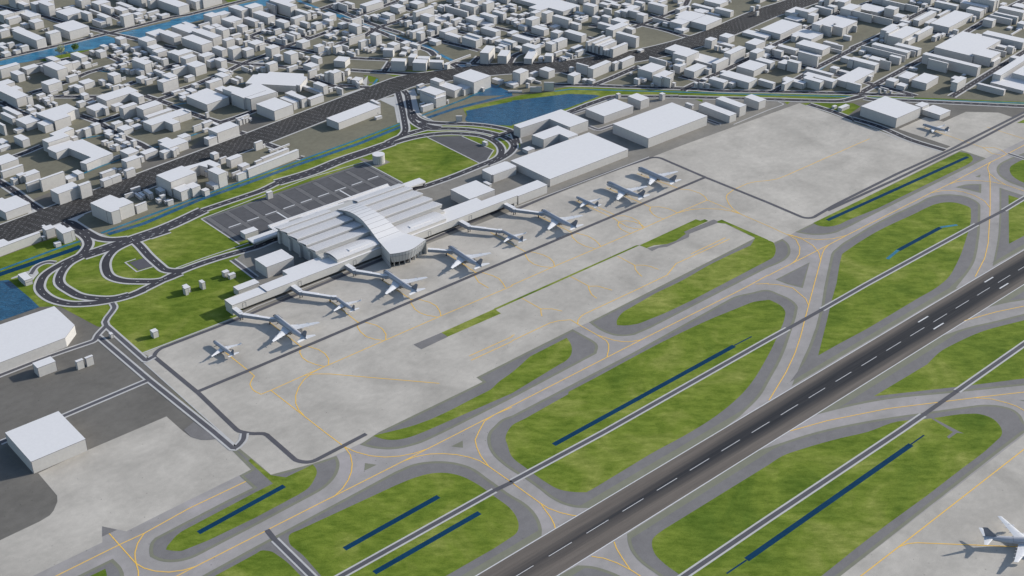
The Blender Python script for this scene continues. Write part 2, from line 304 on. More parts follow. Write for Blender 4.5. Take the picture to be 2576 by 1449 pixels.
BDATA = """
#00 7
255 132 -15 115 430
378 165 78 262 440
560 195 72 452 815
757 250 92 577 825
862 187 150 822 940
992 170 125 948 1135
1030 325 240 832 1275|1100 250 185 1010 1180
75 355 232 -60 215
235 300 195 205 370
145 385 297 73 318
465 335 262 250 615
535 450 347 425 655
378 440 382 300 440
22 582 482 -50 145
85 500 415 -10 158
270 525 467 160 375
640 470 450 622 665
678 475 440 665 705
722 470 430 705 747
570 740 612 178 690|780 682 517 678 912
1065 608 478 800 1345
1370 562 520 1335 1410
1340 330 215 1212 1390
1500 168 72 1370 1665
1320 155 97 1277 1375
1240 128 15 1122 1365
1680 235 132 1512 1722
1620 300 243 1340 1640
1620 400 272 1455 1682
1532 430 345 1382 1602
1885 415 250 1800 2012
1812 398 352 1757 1860
1945 170 112 1745 2010
1850 240 170 1697 1942
2020 205 155 1892 2090
2120 225 178 2022 2212
2150 118 -10 1860 2215
1880 50 -20 1710 1900
2280 138 12 2212 2390
2245 262 200 2200 2405
2300 310 265 2252 2365
2450 290 245 2385 2565
2400 270 235 2330 2450
2080 300 230 1990 2165
2060 345 290 2025 2150
2125 362 325 2085 2195
2200 300 240 2165 2232
1825 692 602 1727 1912
1580 772 712 1500 1637
1720 740 695 1640 1765
1790 790 750 1682 1855
1900 778 698 1822 1962
1760 840 795 1713 1850
1715 875 840 1670 1755
2235 770 637 2075 2360|2330 840 745 2212 2460|2390 880 800 2285 2535
2025 800 745 1962 2135
2345 640 545 2193 2545
2080 865 832 1997 2140
2190 835 800 2110 2230
1855 862 838 1808 1945
1860 945 900 1812 1905
1920 900 875 1855 1945
2040 935 885 1995 2085
2130 945 915 2060 2260
2475 1012 907 2420 2540|2430 950 905 2250 2470
2300 1040 970 2278 2385
2410 1058 1018 2340 2457
2250 985 950 2165 2310
2203 1125 977 1980 2282
1600 1070 1020 1548 1675
1670 1085 1055 1612 1745
1745 1040 1000 1683 1790
1830 1035 990 1775 1920
1940 985 950 1885 1965
1860 1097 1058 1808 1915
1940 1130 1060 1885 1970
1990 1135 1072 1950 2055
2130 1150 1080 2035 2180
1235 960 877 1058 1325|1380 935 895 1325 1395
1290 1042 977 1217 1380
1395 1008 975 1378 1475
1522 885 795 1430 1605
1400 850 785 1338 1440
825 965 922 685 917
975 1130 985 850 1090
1095 1072 965 1030 1212
890 1222 1065 637 1012
1120 1130 1085 1068 1165
1175 1130 1100 1130 1228
1050 1255 1175 985 1180
30 1187 1050 -60 300
287 1247 1137 152 372
410 1135 1055 312 600
430 1205 1165 400 455
660 1100 1010 590 740
60 1400 1290 -60 222
148 1487 1395 35 340
750 1425 1288 615 930
770 1440 1395 750 875
965 1447 1400 950 1045
1070 1385 1315 1025 1180
1200 1410 1335 1110 1268
1285 1355 1272 1177 1432
1552 1300 1232 1478 1605
1728 1270 1152 1615 1822|1840 1222 1180 1822 1900
1655 1338 1297 1585 1705
1715 1385 1315 1678 1795
1830 1340 1305 1760 1870
1900 1320 1295 1860 1965
2135 1270 1200 2042 2235
2215 1290 1215 2175 2302
2300 1225 1190 2285 2400
2260 1172 1130 2205 2330
2460 1185 1115 2305 2500
2520 1160 1120 2500 2600
2475 1395 1250 2365 2684
1270 1475 1438 1205 1335
15 740 690 -60 105
145 740 665 95 218
70 785 735 -20 122
262 735 700 210 355
342 795 715 285 435
240 825 775 185 315
75 868 815 5 165
#01 7
132 228 108 -236 275
390 152 30 228 480|500 130 0 430 768
300 130 60 270 340
632 392 262 490 750|770 330 235 660 912
920 443 340 755 1090|1050 330 300 900 1090
1080 300 165 868 1180
1235 275 130 1100 1395
1275 418 330 1095 1340
1475 382 265 1235 1578
1370 450 362 1312 1412
1590 215 85 1437 1600|1820 262 105 1490 1910|1700 90 60 1480 1885
1440 207 150 1395 1490
1555 385 352 1505 1580
1720 443 352 1573 1797
1875 395 290 1803 2030
2070 310 210 1870 2120
2120 135 108 2015 2122 
2060 430 360 1945 2103
2200 470 375 2110 2290
1880 488 455 1780 1895
1880 460 420 1790 1945
2010 535 455 1912 2035
2145 400 400 2100 2200
2110 480 420 2090 2165
2180 470 425 2130 2200
2030 550 505 2010 2055
2090 530 480 2055 2125
2160 515 465 2120 2195
2150 290 235 2122 2210
2230 190 155 2165 2265
2150 210 190 2060 2200
2270 235 205 2190 2310
2400 340 245 2280 2500
2400 400 325 2300 2460
2310 417 380 2200 2400
2450 330 300 2360 2460
2490 150 70 2440 2576
2130 45 -30 2070 2315
2500 40 -20 2390 2620
955 443 350 830 990
800 610 465 670 885|930 500 445 870 980
610 550 440 478 680|700 480 410 600 780
445 455 380 412 595
320 430 395 165 375
60 690 570 -175 170
300 590 500 5 440|280 500 460 100 440
480 802 680 158 632
650 700 580 320 770|600 620 560 330 700
1090 525 415 993 1165
1130 520 485 1103 1262
1285 480 445 1262 1362
940 590 545 895 1070
1165 600 540 1112 1198
1400 640 560 1337 1410
850 730 620 770 965
1030 680 610 960 1090
1125 700 640 1085 1215
1285 780 680 1155 1420|1350 770 690 1330 1447
780 865 765 620 855
950 912 750 855 1060
1150 885 770 1055 1257
1060 760 715 1035 1118
1530 880 740 1422 1645|1620 935 860 1545 1695
1450 935 890 1410 1500
1500 1100 980 1422 1615|1400 1100 1030 1350 1440
1820 975 830 1700 1925
2000 890 820 1925 2020
1940 985 940 1900 1980
2070 910 870 2015 2105
1990 742 655 1885 2105
2230 980 890 2108 2290
2100 1000 880 2000 2010
1505 625 590 1450 1610
1735 680 605 1680 1760|1690 670 610 1572 1700
1650 590 545 1612 1740
1860 640 550 1730 1880
1780 620 590 1640 1800
1910 590 525 1780 1960
1930 580 545 1900 1968
1420 515 475 1358 1470
1520 525 485 1455 1545
1580 532 460 1545 1675
1500 455 440 1460 1540
2090 600 540 2010 2010
2380 830 730 2315 2420
2230 800 715 2150 2325
2350 740 640 2285 2360
2385 725 660 2345 2430
2440 700 650 2400 2470
2500 830 720 2440 2590
2350 505 480 2315 2385
2390 585 550 2315 2490
2500 610 570 2435 2520
2490 540 480 2440 2545
2400 450 425 2360 2460
2250 860 810 2225 2360
25 900 810 -60 140|130 950 840 0 335
460 880 820 270 470
240 1010 895 140 395
515 950 865 408 665
610 1035 940 535 725|770 1052 930 650 848
385 1155 1020 225 535
50 1180 1060 0 285|10 1340 1180 -140 108
265 1247 1180 195 365
70 1060 1010 20 140
1170 1100 1040 1062 1180
1210 1100 1060 1178 1235
1240 1050 1010 1175 1265
1320 1085 1040 1275 1360
820 1160 1090 700 890
895 1172 1125 865 925
920 1130 1090 870 948
800 1280 1170 658 895
1000 1285 1225 895 1035
1060 1250 1190 965 1095
600 1370 1260 518 780
640 1225 1195 608 700
370 1355 1290 305 428
P 1890,1298 1895,1283 1950,1290 2062,1160 2010,1150 2010,1112 1490,1082 1460,1108 1330,1105 1310,1125 1245,1125 1125,1258 ; 1400
1790 1095 1030 1745 1925
2100 1200 1080 2065 2210|2130 1100 1020 1995 2245
2200 1200 1150 2175 2290
2300 1210 1150 2250 2340
2380 1255 1110 2315 2470
2470 1270 1110 2385 2576
2310 1435 1310 2145 2375
2260 1449 1400 1985 2300
1800 1490 1430 1720 1900
2400 1400 1350 2375 2450
2520 1370 1340 2455 2560
50 1440 1400 0 170
150 1400 1370 120 215
320 1440 1390 220 400
180 1480 1440 110 290
560 1500 1440 400 700
P 1205,1494 1600,1385 1350,1265 1240,1262 1090,1335 900,1290 780,1337 925,1390 905,1410 1060,1455 ; 1671
800 1480 1385 662 910
#02 7
160 135 70 40 207
90 185 85 -60 103
380 192 97 277 637
690 52 -20 630 740
275 222 180 218 300
305 207 140 262 327
930 70 25 868 1012
1150 135 70 1017 1257
860 212 125 733 970|880 214 175 850 905
1020 120 80 968 1030
575 270 230 525 600|735 335 242 597 812
690 360 315 550 735
540 325 262 462 600
455 300 240 420 530
405 322 255 335 438
170 430 302 137 305
240 525 405 103 307
405 475 430 305 437
20 440 375 -60 95
70 410 360 50 140
80 545 500 0 125
145 580 545 100 215
70 620 580 0 105
120 690 587 100 358
325 360 300 290 340
965 265 235 930 1030
1090 300 270 985 1105
905 400 325 873 940
990 412 335 945 1065
1150 450 370 1088 1235
1090 440 400 1020 1120
1215 465 425 1190 1280
1130 340 190 1073 1400|1330 375 262 1190 1410
1445 520 400 1298 1508
1350 550 480 1278 1413
950 540 505 898 970
1200 628 510 1125 1268|1080 590 490 1025 1260|1000 550 475 978 1060
810 610 545 713 828
530 710 540 432 608
420 650 600 400 445
300 755 635 248 405
355 785 735 322 420
400 800 745 385 530|460 805 770 440 528
430 720 690 398 462
245 835 758 207 273
190 862 815 70 225
140 790 760 120 190
100 780 710 0 120
20 840 800 -60 60
640 720 695 578 690
630 770 735 580 660
800 790 690 690 888
780 865 762 622 800 40
960 720 665 888 1055
1150 765 690 1028 1197
1090 830 770 1040 1152
990 800 750 900 1062
960 855 825 870 1000 33
60 1025 930 -120 130 33
965 1075 930 745 985 42
1110 1000 870 1005 1150 37
1320 1000 890 1140 1338 41
1280 1080 955 1072 1308 41
1530 1045 945 1325 1545 42
1600 1055 980 1545 1645 25
1490 900 865 1425 1508 40
1530 1010 980 1885 1960
1950 1012 970 1885 1962 30
1760 655 570 1555 1830|1570 590 490 1475 1755
1430 695 640 1320 1512
1400 630 595 1290 1425
1640 460 440 1750 1755
1390 100 65 1350 1450
1355 130 105 1300 1400
1580 105 80 1545 1620
1530 190 120 1440 1550
1550 170 100 1460 1590
1430 210 170 1340 1460
1480 250 225 1445 1510
1410 300 255 1355 1480
1620 110 90 1590 1680
1560 300 270 1480 1600
1590 330 260 1500 1695|1640 330 250 1600 1697
1500 365 325 1352 1640
1710 395 315 1650 1830
1790 375 335 1760 1830
1840 360 310 1815 1870
1620 435 375 1575 1680
1580 420 355 1540 1640
1900 278 185 1560 1925
1760 130 85 1708 1800
1740 110 50 1695 1805
2000 235 110 1790 2078
1870 70 -20 1810 1970
2060 90 20 1960 2165
1700 60 -20 1580 1800
2190 205 65 2120 2310|2110 190 85 2065 2130
2410 160 110 2360 2455
2340 120 70 2300 2400
2340 180 145 2280 2400
2470 140 110 2410 2520
2440 200 160 2380 2530
2520 150 105 2465 2590
1970 290 265 1912 2048
2300 378 268 2085 2370
2440 350 215 2272 2497
2540 365 300 2480 2620
2500 60 -20 2340 2560
2050 400 320 1870 2165
1770 460 415 1722 1815
1850 420 380 1760 1880
1900 470 425 1820 1910
1985 490 415 1905 2040
1900 400 375 1855 1960
2050 525 480 1990 2100
2330 575 485 2100 2408
2220 430 400 2060 2320
2200 400 370 2100 2230
2570 560 515 2495 2680
2030 732 620 1815 2105|2085 700 570 1885 2130
2190 665 600 2130 2262
2270 670 605 2223 2405|2360 690 630 2310 2440
2540 760 680 2365 2660
2225 975 805 2090 2320 33
2495 970 850 2355 2555 36
2400 800 740 2315 2480
2470 780 710 2360 2530
100 1148 1070 48 135 33
30 1225 1100 -120 50
140 1258 1190 85 165 33
265 1285 1220 150 328 26
260 1345 1262 212 278 -15
10 1440 1350 -80 30
2000 1420 1245 1688 2258
1710 1480 1370 1340 1830|1480 1400 1245 1338 1560
1850 1449 1360 1690 1960
2140 1385 1335 2110 2165
2395 1285 1230 2268 2455
2560 1320 1275 2522 2680
1170 1360 1300 1128 1258
1210 1430 1370 1140 1330
1430 1608 1440 1183 1580
1300 50 -20 1100 1560
2530 20 -10 2500 2700
2250 60 30 2170 2350
#03 7
770 235 175 0 1030
1010 190 110 965 1030
130 160 110 90 150
40 190 140 -40 70
20 160 90 -80 75
60 280 235 -30 110
145 285 235 90 200
200 250 210 155 250
240 260 215 215 290
350 290 205 270 450|520 355 210 445 627|430 220 160 250 560
300 448 310 200 425
190 470 410 88 243
70 415 355 20 130
130 360 305 90 200
30 380 320 -20 90
50 350 300 0 100
850 438 305 608 912
480 550 460 290 562|480 480 400 400 528
640 460 420 562 735
690 613 508 580 782
1045 648 545 785 1128
1040 350 310 938 1155|1060 330 270 1030 1157
1000 462 380 857 1055
980 300 255 930 1022
1060 260 215 940 1108
1230 252 105 1068 1308
1430 130 80 1310 1490
1290 370 275 1203 1345
1450 375 268 1345 1510
1370 230 185 1308 1512|1490 250 150 1380 1512
1670 440 345 1490 1770
1480 480 400 1287 1535
1610 270 195 1543 1730
1720 270 180 1640 1940|1890 290 190 1760 1940
1980 347 240 1875 2057
1730 120 85 1640 1800
1600 130 90 1460 1650
1790 150 125 1700 1885
1560 80 50 1325 1600
1960 170 55 1840 2015
1800 70 0 1710 1850
2285 230 105 2050 2355
2250 85 35 2200 2350
2110 60 20 1930 2230
2060 30 -30 1900 2200
2530 100 60 2495 2590
2500 50 0 2430 2620
1260 75 0 1185 1325
950 70 -30 870 1180|930 60 0 810 1050
730 30 -20 680 800
1520 565 460 1412 1765|1580 500 430 1500 1765
1865 728 575 1565 1925
1810 520 450 1690 1872
1770 400 380 1740 1805
1370 520 490 1340 1405
1140 775 640 1110 1412
1190 785 700 1150 1220
1245 805 660 1203 1512
1300 812 695 1250 1552
1370 835 705 1325 1585
1420 845 765 1380 1480
1465 860 765 1425 1520
1520 878 745 1473 1752
1940 803 770 1885 1998
330 680 640 265 380
270 690 615 0 340|360 660 600 330 425
385 740 705 330 500
510 660 610 465 580
680 640 620 565 690
475 700 650 440 500
600 790 675 503 715|690 760 640 600 838
120 770 735 35 190
10 750 650 -150 70
350 855 740 150 440
300 975 890 178 385 36
460 930 890 393 485 38
600 945 850 487 628 36
660 855 805 625 765
800 800 775 740 850
950 790 740 878 1078
870 790 765 840 945
995 862 790 950 1110
905 895 825 808 925
955 880 850 925 982
820 925 890 715 878
780 930 900 750 800
910 1105 1030 857 945 7
1140 1140 1000 965 1165 10
1220 1190 1045 1143 1500
1548 1075 960 1500 1625
1660 1045 935 1600 1855
1930 1060 1010 1883 1948
1800 1140 1110 1770 1825
930 1282 1155 836 1040
1110 1255 1215 1050 1160|1215 1272 1225 1135 1265
120 1283 1112 8 252
50 1250 1110 5 100
310 1180 1120 257 405
550 1195 1085 410 650
285 1260 1210 210 355
245 1332 1270 205 270
430 1270 1240 310 445
270 1390 1315 245 450 -43
480 1375 1245 450 635 -43
20 1335 1290 -100 105
-60 1400 1375 -85 150 -43
2110 1225 1095 1897 2320
2250 1308 1180 2125 2445|2380 1330 1190 2250 2412
2440 1160 1080 2380 2448
2450 1315 1260 2410 2480
1900 1285 1205 1836 1940
1990 1260 1205 1900 2035
2120 1313 1270 2090 2148
2320 1030 930 2068 2345
2390 1010 950 2230 2420
2400 1050 1010 2365 2450
2530 1120 1010 2432 2640
2540 860 800 2305 2700
2520 800 770 2475 2600
2560 950 900 2415 2700
2440 410 350 2125 2240
2140 412 385 2122 2265
2345 410 360 2270 2380
2560 460 370 2380 2700
2530 210 150 2465 2650
2540 310 240 2465 2700
2560 510 475 2520 2650
1080 70 -20 980 1180
#04 7
350 468 380 118 595|110 410 320 -120 355
560 125 65 322 695
430 185 140 130 482
535 265 240 165 575|300 230 200 165 400
715 265 182 480 775
90 165 110 35 130
30 420 400 -150 40
10 510 470 -130 103
720 45 20 690 740
1165 50 -20 1082 1400
1420 25 -20 1330 1500
1065 175 112 1018 1095
1145 142 92 1102 1180
1115 248 185 1107 1158
1720 280 215 1545 1890|1880 300 185 1700 1900
1970 363 245 1887 2058|1900 290 195 1815 2055
2100 90 30 2050 2150
2200 110 -20 2140 2290
2230 252 150 1990 2275
2275 235 115 2182 2345
2350 200 165 2340 2362
2430 155 40 2340 2545|2330 100 30 2280 2400
2530 285 160 2380 2700
2060 333 290 2045 2108
1750 350 325 1530 1848
1467 600 515 1170 1805
1845 440 400 1800 1888
1150 490 462 1092 1165
1240 620 575 895 1340
1330 700 680 1360 1360
1100 778 685 943 1255
1320 700 655 1300 1352
1280 705 680 1260 1300
680 668 575 550 790
430 742 620 333 525
740 740 705 487 795
520 770 705 475 555
570 785 715 543 603
640 805 770 578 720
710 982 820 622 955
960 850 820 945 1015
1110 938 808 1010 1243
1240 900 860 1120 1335
50 1005 860 -150 250
430 1020 975 65 600
498 1100 965 440 700
-10 1070 930 -120 40
165 1192 1085 22 372
388 1135 1055 322 442
1065 1168 1070 812 1275
1315 1062 960 1098 1400
1275 1108 1068 1235 1307
1550 1058 975 1435 1660
1730 1107 960 1580 1798
1310 835 745 1222 1410
1480 885 785 1380 1530|1380 840 755 1340 1400
1540 903 865 1500 1590
1600 912 870 1565 1625
1720 905 870 1622 1750
1700 840 765 1430 1760|1480 740 690 1430 1520
2100 858 760 1705 2235
2060 905 860 1640 2105
2020 1020 855 1745 2065
1935 660 595 1635 2130|1700 640 560 1635 1760
2400 760 700 2120 2430|2300 720 680 2120 2350
2395 815 770 2230 2410
2520 622 560 2422 2560
2055 545 385 1952 2120 7|2225 558 410 2110 2265
2400 552 425 2270 2640|2470 520 400 2280 2640
2250 460 400 2000 2500
2500 330 300 2280 2560
200 1332 1260 170 240
300 1335 1260 240 318
400 1340 1275 312 415
350 1230 1210 280 395
610 1350 1250 390 690
745 1335 1268 685 810
990 1350 1250 560 1130|800 1240 1150 560 860
1355 1345 1265 1135 1405
1530 1375 1275 1493 1680|1600 1320 1240 1500 1680
1805 1350 1270 1500 1875
2060 1370 1248 1822 2135|1900 1300 1190 1822 2000
2240 1185 1135 1850 2288
2250 1345 1240 1820 2335
2540 1350 1260 2310 2900
2310 1115 1045 2220 2375
2490 1140 1105 2350 2535
2560 1180 1130 2490 2650
2500 965 895 2385 2560
2560 1040 920 2490 2640
#05 7
385 225 200 40 540|380 250 195 260 500
600 275 150 470 695|560 250 150 475 650
575 400 300 258 600|270 350 230 -60 300
720 345 270 600 812
830 285 235 808 850
780 330 310 740 840
765 160 70 435 795
450 80 -20 290 530
965 195 105 780 995
1000 160 140 985 1045
900 40 20 850 950
930 70 40 845 955
1010 75 55 945 1055
1080 115 75 1025 1130
1160 70 -20 1000 1250
840 400 345 695 885
740 455 400 655 830
760 320 300 740 780
975 402 315 902 1260
1290 200 165 1115 1335
1300 275 240 1255 1485
1125 415 355 1070 1270
1430 505 415 1162 1815|1530 445 410 1480 1815
1820 340 260 1797 1862
1545 180 95 1230 1600
1400 50 10 1250 1480
1700 60 20 1500 1780
1900 290 175 1705 1985|1790 240 170 1705 1860
1980 210 120 1610 2050
2100 185 20 1780 2170|2160 130 10 2080 2210
2265 110 75 2205 2325
1480 520 475 1450 1495
1560 540 465 1500 1598
1480 600 560 1440 1528
1340 575 530 1302 1398
1230 632 565 1180 1340
1300 610 550 1240 1320
720 720 585 515 1020|510 660 500 480 700
490 610 470 412 690
450 610 560 395 480
820 700 620 742 972
965 635 525 905 1210
310 660 620 260 400
450 650 625 385 490
40 330 280 -100 75
40 490 400 -200 65
800 900 800 275 870|920 865 780 850 942
960 855 760 620 1035
770 940 850 120 795
140 835 785 80 200
530 880 860 175 580
200 890 870 135 280
685 985 880 545 735
420 1000 930 220 500
545 1068 940 405 575
310 1120 990 -60 395
80 1195 1120 10 145
255 1228 1160 118 300
95 1397 1290 -100 135
605 1335 1240 490 692
760 1368 1310 645 835
830 1265 1195 672 978|940 1080 1050 830 978
1090 1368 1262 885 1292
1400 1105 960 1130 1440
1855 1160 1020 1045 1932
1550 1388 1255 1478 1712
1550 1260 1200 1470 1622
1670 1160 1150 1630 1708
1790 955 850 1225 2230|2055 1010 880 1790 2230
2110 1010 935 1880 2232
1800 750 720 1405 1880|1860 640 610 1420 1860
2000 600 590 1655 2010
2030 760 720 1845 2340|2280 770 725 2000 2340
2540 750 645 1945 2640
2350 520 520 1985 2430
2390 540 530 2370 2640
1940 560 540 1840 1970
2290 865 785 2050 2308
2390 820 720 2318 2440
2430 790 740 2400 2460
2460 985 890 2360 2530
2085 425 320 1957 2160
2370 385 300 2055 2408
2455 370 265 2120 2500
2540 310 195 2190 2620
2200 410 410 2140 2265
2370 460 430 2310 2420
2560 445 370 2470 2640
2560 140 120 2390 2640
2500 465 450 2450 2576
2260 1449 1365 1870 2305
2560 1420 1370 2065 3300|2200 1270 1140 2105 2700
2700 1300 1180 2400 3400
400 1418 1350 377 425
485 1420 1375 460 505
570 1420 1380 550 595
515 1380 1345 400 520
#10 7
270 172 42 -248 430|440 170 20 400 490
50 30 0 -20 60
600 75 0 540 690
610 95 55 580 637
690 120 50 630 760
770 80 10 710 807
720 155 85 660 765
770 180 140 728 790
840 165 120 765 875
430 215 160 388 485
460 270 230 395 550
520 320 290 460 600
620 235 195 505 680
270 335 290 30 340
200 440 345 0 245
410 532 430 230 612
260 575 530 195 365
690 565 455 555 805
P 820,380 1060,300 1005,265 1130,205 1190,200 1010,112 790,180 540,262 ; 520
80 600 450 -60 85
355 785 675 200 445
30 770 720 -80 130
10 850 800 -60 160
1210 185 112 1143 1298
1350 155 115 1303 1450
1270 60 0 1210 1345
1620 178 75 1450 2090|2100 120 20 1910 2175
1450 325 228 1292 1630|1600 300 190 1540 1640
1750 245 165 1668 1865
1880 355 190 1790 2075
2180 360 210 2045 2455
2250 420 330 2175 2600
2300 560 445 2150 2700
1180 648 545 1125 1520|1300 630 515 1240 1370|1440 580 455 1360 1520
1740 500 435 1665 1855
1950 450 400 1880 2020
2070 385 375 2003 2125
2040 517 480 1965 2150
2150 420 390 2115 2200
1880 600 525 1760 2010
1630 600 562 1550 1720
1660 655 600 1572 1720
1680 650 640 1640 1760
1780 650 620 1710 1850
1850 680 590 1785 1890
1830 740 690 1715 1890
1570 760 700 1520 1640
1630 780 715 1600 1715
1690 800 760 1655 1740
1760 840 760 1695 1810
1900 770 725 1840 1970
2020 785 690 1965 2065
1850 800 780 1790 1915
1960 780 760 1900 2010
2100 820 790 2040 2145
1720 840 810 1640 1745
1720 970 925 1705 1815
1950 990 885 1805 2100
1930 1150 1000 1825 2115
2140 1010 930 2085 2175
2200 972 885 2105 2385
2480 960 865 2398 2700
2560 900 790 2400 2840
P 725,705 1052,600 960,550 1115,490 1020,458 745,570 820,600 630,660 ; 868
P 845,857 1035,785 1375,925 1205,1000 1300,1025 1510,935 1705,865 1240,650 1110,685 1065,665 725,770 715,795 ; 968
1120 740 640 1060 1180
30 1150 1040 -150 280
50 1250 1150 0 350
210 1352 1270 145 270
310 1320 1210 235 390|400 1320 1220 300 600
430 1460 1330 378 610
650 1450 1270 585 970
1030 1320 1265 940 1175
1190 1270 1190 1080 1265
910 1650 1480 755 1210
1240 1560 1360 1165 1370
1550 1250 1180 1495 1770
1575 1388 1290 1500 1690|1700 1340 1240 1640 1830
1800 1170 1120 1760 1850
1850 1200 1160 1830 1890
1920 1255 1140 1858 2040
-20 1640 1600 -80 80
100 1640 1640 -60 105
#11 7
560 245 130 230 880
190 85 40 120 270
40 545 430 -100 140
130 410 310 -20 312|300 350 240 200 310
545 340 260 515 580
1120 210 30 910 1440|1220 222 50 1160 1365
1480 60 0 1430 1620
1575 375 228 1287 1845|1860 215 110 1640 1940
1985 185 50 1760 2055
2115 158 55 2052 2310
1010 430 345 975 1190
1045 448 375 1005 1080
1100 430 350 1055 1120
1140 410 345 1115 1170
1195 390 345 1168 1228
720 705 560 560 1030
355 552 465 325 470
510 485 420 455 635
510 557 515 470 590
700 470 440 592 740
580 762 660 497 700
190 720 640 92 305
75 860 790 -200 208
50 930 830 -30 80
660 972 890 587 730
1290 832 715 1250 1388
1400 790 740 1385 1432
1505 852 820 1468 1530
760 1033 950 727 850
915 1092 970 830 1080
1085 1140 1075 1003 1195
940 1255 1170 915 1060
1022 1290 1195 975 1162
1180 1235 1115 1130 1935|1395 1000 950 1350 1790
1290 1045 1000 1255 1390
1500 860 840 1480 1800
740 1390 1190 550 845
@10 0
P 1690,397 1975,287 1895,258 2005,215 2090,237 2085,205 2115,215 2160,232 2222,205 2110,157 1985,195 1850,230 1680,300 1565,345 ; 497
#11 7
560 1240 1150 505 620
655 1420 1370 525 730
860 1265 1160 820 865
840 1230 1200 750 860
30 1530 1300 -220 385
170 1590 1450 30 330|340 1540 1400 210 450
520 1520 1440 452 588
2540 513 405 2348 3170
#20 7
105 430 310 -140 460
915 185 15 830 1190|1265 70 -70 1165 1380
P 1675,305 1805,262 1795,240 2015,155 1860,80 1800,95 1660,40 1360,165 1600,280 ; 495
2070 335 215 2025 2215
#20 0
715 705 580 630 825|680 640 530 625 700
850 655 560 780 960
975 790 630 835 1070|1085 745 590 1000 1120
845 842 790 800 925
650 735 690 612 685
P 608,612 580,598 410,648 125,748 50,705 -200,790 -200,915 ; 735
1895 108 45 1875 2020
1990 30 -40 1960 2120
2270 120 35 2160 2315
2160 110 60 2080 2195
2430 80 0 2340 2500
2395 185 130 2340 2440
2440 150 70 2400 2500
2130 130 90 2020 2160
2510 195 150 2470 2580
2540 215 145 2510 2620
385 1425 1375 268 485
#12 0
555 173 120 430 595
520 295 265 488 555
530 367 330 495 620
1430 180 45 1180 1580
1230 250 170 1190 1395
1200 180 130 1170 1270
1605 118 70 1583 1628
1730 387 305 1688 1822 -41
2180 757 710 2125 2218
#13 0
P 125,487 565,345 875,470 1155,370 740,200 25,440 ; 635
P 475,657 715,572 850,630 1000,580 690,445 300,590 ; 790
238 880 830 155 347
570 1370 1255 -20 1757
1385 420 308 1110 1835
1935 205 78 1748 2078
2050 785 640 1522 2952
1600 50 -20 1565 1645
2265 73 -20 2220 2318
-280 1310 1195 -453 68
#14 0
135 200 145 38 175
700 410 303 245 815
850 318 172 500 965
1140 210 92 930 1262
2285 200 165 2250 2335
2395 237 190 2340 2525
@20 0
397 900 807 325 560
785 828 748 752 840
878 795 712 847 937
1548 510 450 1507 1593
1118 510 470 1090 1140
1870 78 10 1835 1893
2405 90 25 2345 2612
@30 0
340 420 300 50 860
@10 0
2262 1348 1300 2228 2310
2315 1367 1325 2287 2372
2040 1469 1400 1998 2065
1880 1505 1455 1830 1918
260 1432 1375 178 325
2470 962 910 2415 2600
@11 0
122 560 495 95 170
118 1350 1240 -16 380
2150 655 557 1958 2405
2345 440 412 2280 2375
2372 390 312 2275 2621
@12 0
62 608 525 -40 358
%15 0
357 273 190 65 577
577 160 95 525 650
733 207 165 590 832
"""
# ------------------------------------------------------------------ ground sheets
ST = dict(kind='structure')
g = MB(); g.flat([Vector(p) for p in ((-6000, -6000), (16000, -6000), (16000, 16000), (-6000, 16000))], 0)
tag(g.build('ground', M['earth']), **ST)
_dz = [0]
def sheet_obj(name, mat, z, polys, curved=True):
    for s in polys:
        pts = path(s) if isinstance(s, str) else s
        P = smooth(pts) if curved else [p for p, _ in pts]
        b = MB(); _dz[0] += 1; b.flat(P, z+.0005*_dz[0]); tag(b.build(name, M[mat]), **ST)
Z1, Z2, Z3, Z4, Z5, Z6 = .008, .05, .10, .125, .15, .14
# dark yards and service paving
sheet_obj('yard', 'yard', Z1, ["@20 -500,470 0,330 400,190 500,160 600,185 985,390 1060,330 1085,400 1435,700 2100,1449 @30 2560,400 2700,900 200,1500 -900,1500"], False)
sheet_obj('service_yard', 'zone', Z1, ["@10 2340,1150 2576,1390 @20 2400,295 @12 1400,135 #14 1765,105 1850,110 #14 1700,75 1000,75 0,40 #13 1900,60 1100,180 150,560 #12 2540,900 2100,1060 1270,1400 @11 1480,480 900,700 0,1000"], False)
sheet_obj('service_yard', 'yard', Z1, ["%15 0,60 260,45 700,70 1456,95 1900,100 1900,-60 1456,190 900,440 790,470 400,320 -40,190"], False)
sheet_obj('car_park', 'yard', Z1, ["#11 200,830 0,930 -200,1040 -200,1100 50,1010 500,820 1080,575 850,380 700,440 560,600", "#11 1030,550 1100,565 1580,375 1190,290 760,420 1000,500", "#10 2080,1090 2200,1130 2576,990 2576,880 2200,960", "@10 320,560 500,650 620,620 520,480"], False)
# airfield base: taxiway concrete
sheet_obj('taxiway', 'taxi', Z1+.02, ["@30 -900,1449 -300,1340 500,1000 @20 2300,1449 @22 0,300 @12 2576,500 @13 1500,200 2576,-160 W 5200,1050 5200,-700 -900,-700 -900,900"], False)
sheet_obj('apron', 'apron', Z2, [
 "@20 1435,662 2400,290 @12 1400,135 #14 0,742 1765,108 2400,330 %15 0,225 750,470 830,430 385,282 615,180 770,220 960,135 1240,142 1355,180 1456,130 1900,-60 1900,170 1456,375 1135,530 @13 1945,62 450,800 150,950 55,990 @12 2700,1020 2450,945 @22 775,345 610,415 0,718 @21 2576,725 2218,900 2280,945 1255,1449 @31 1180,55 800,235 570,325 300,457 150,435 0,300 @30 2410,165 2360,120 2330,100 @20 2230,1449 1445,750 1540,700",
 "@20 1675,1293 1850,1449 @30 1920,50 2020,80 2100,82 2175,72 2330,185 2525,378 1700,785 1270,1000 1030,950 1030,1110 330,1449 -900,2050 -900,1480 0,1090 400,900 500,840 540,790 578,700 575,640 385,415 860,192",
 "@33 730,1449 2576,30 3300,-450 3300,2300 -100,2100"], False)
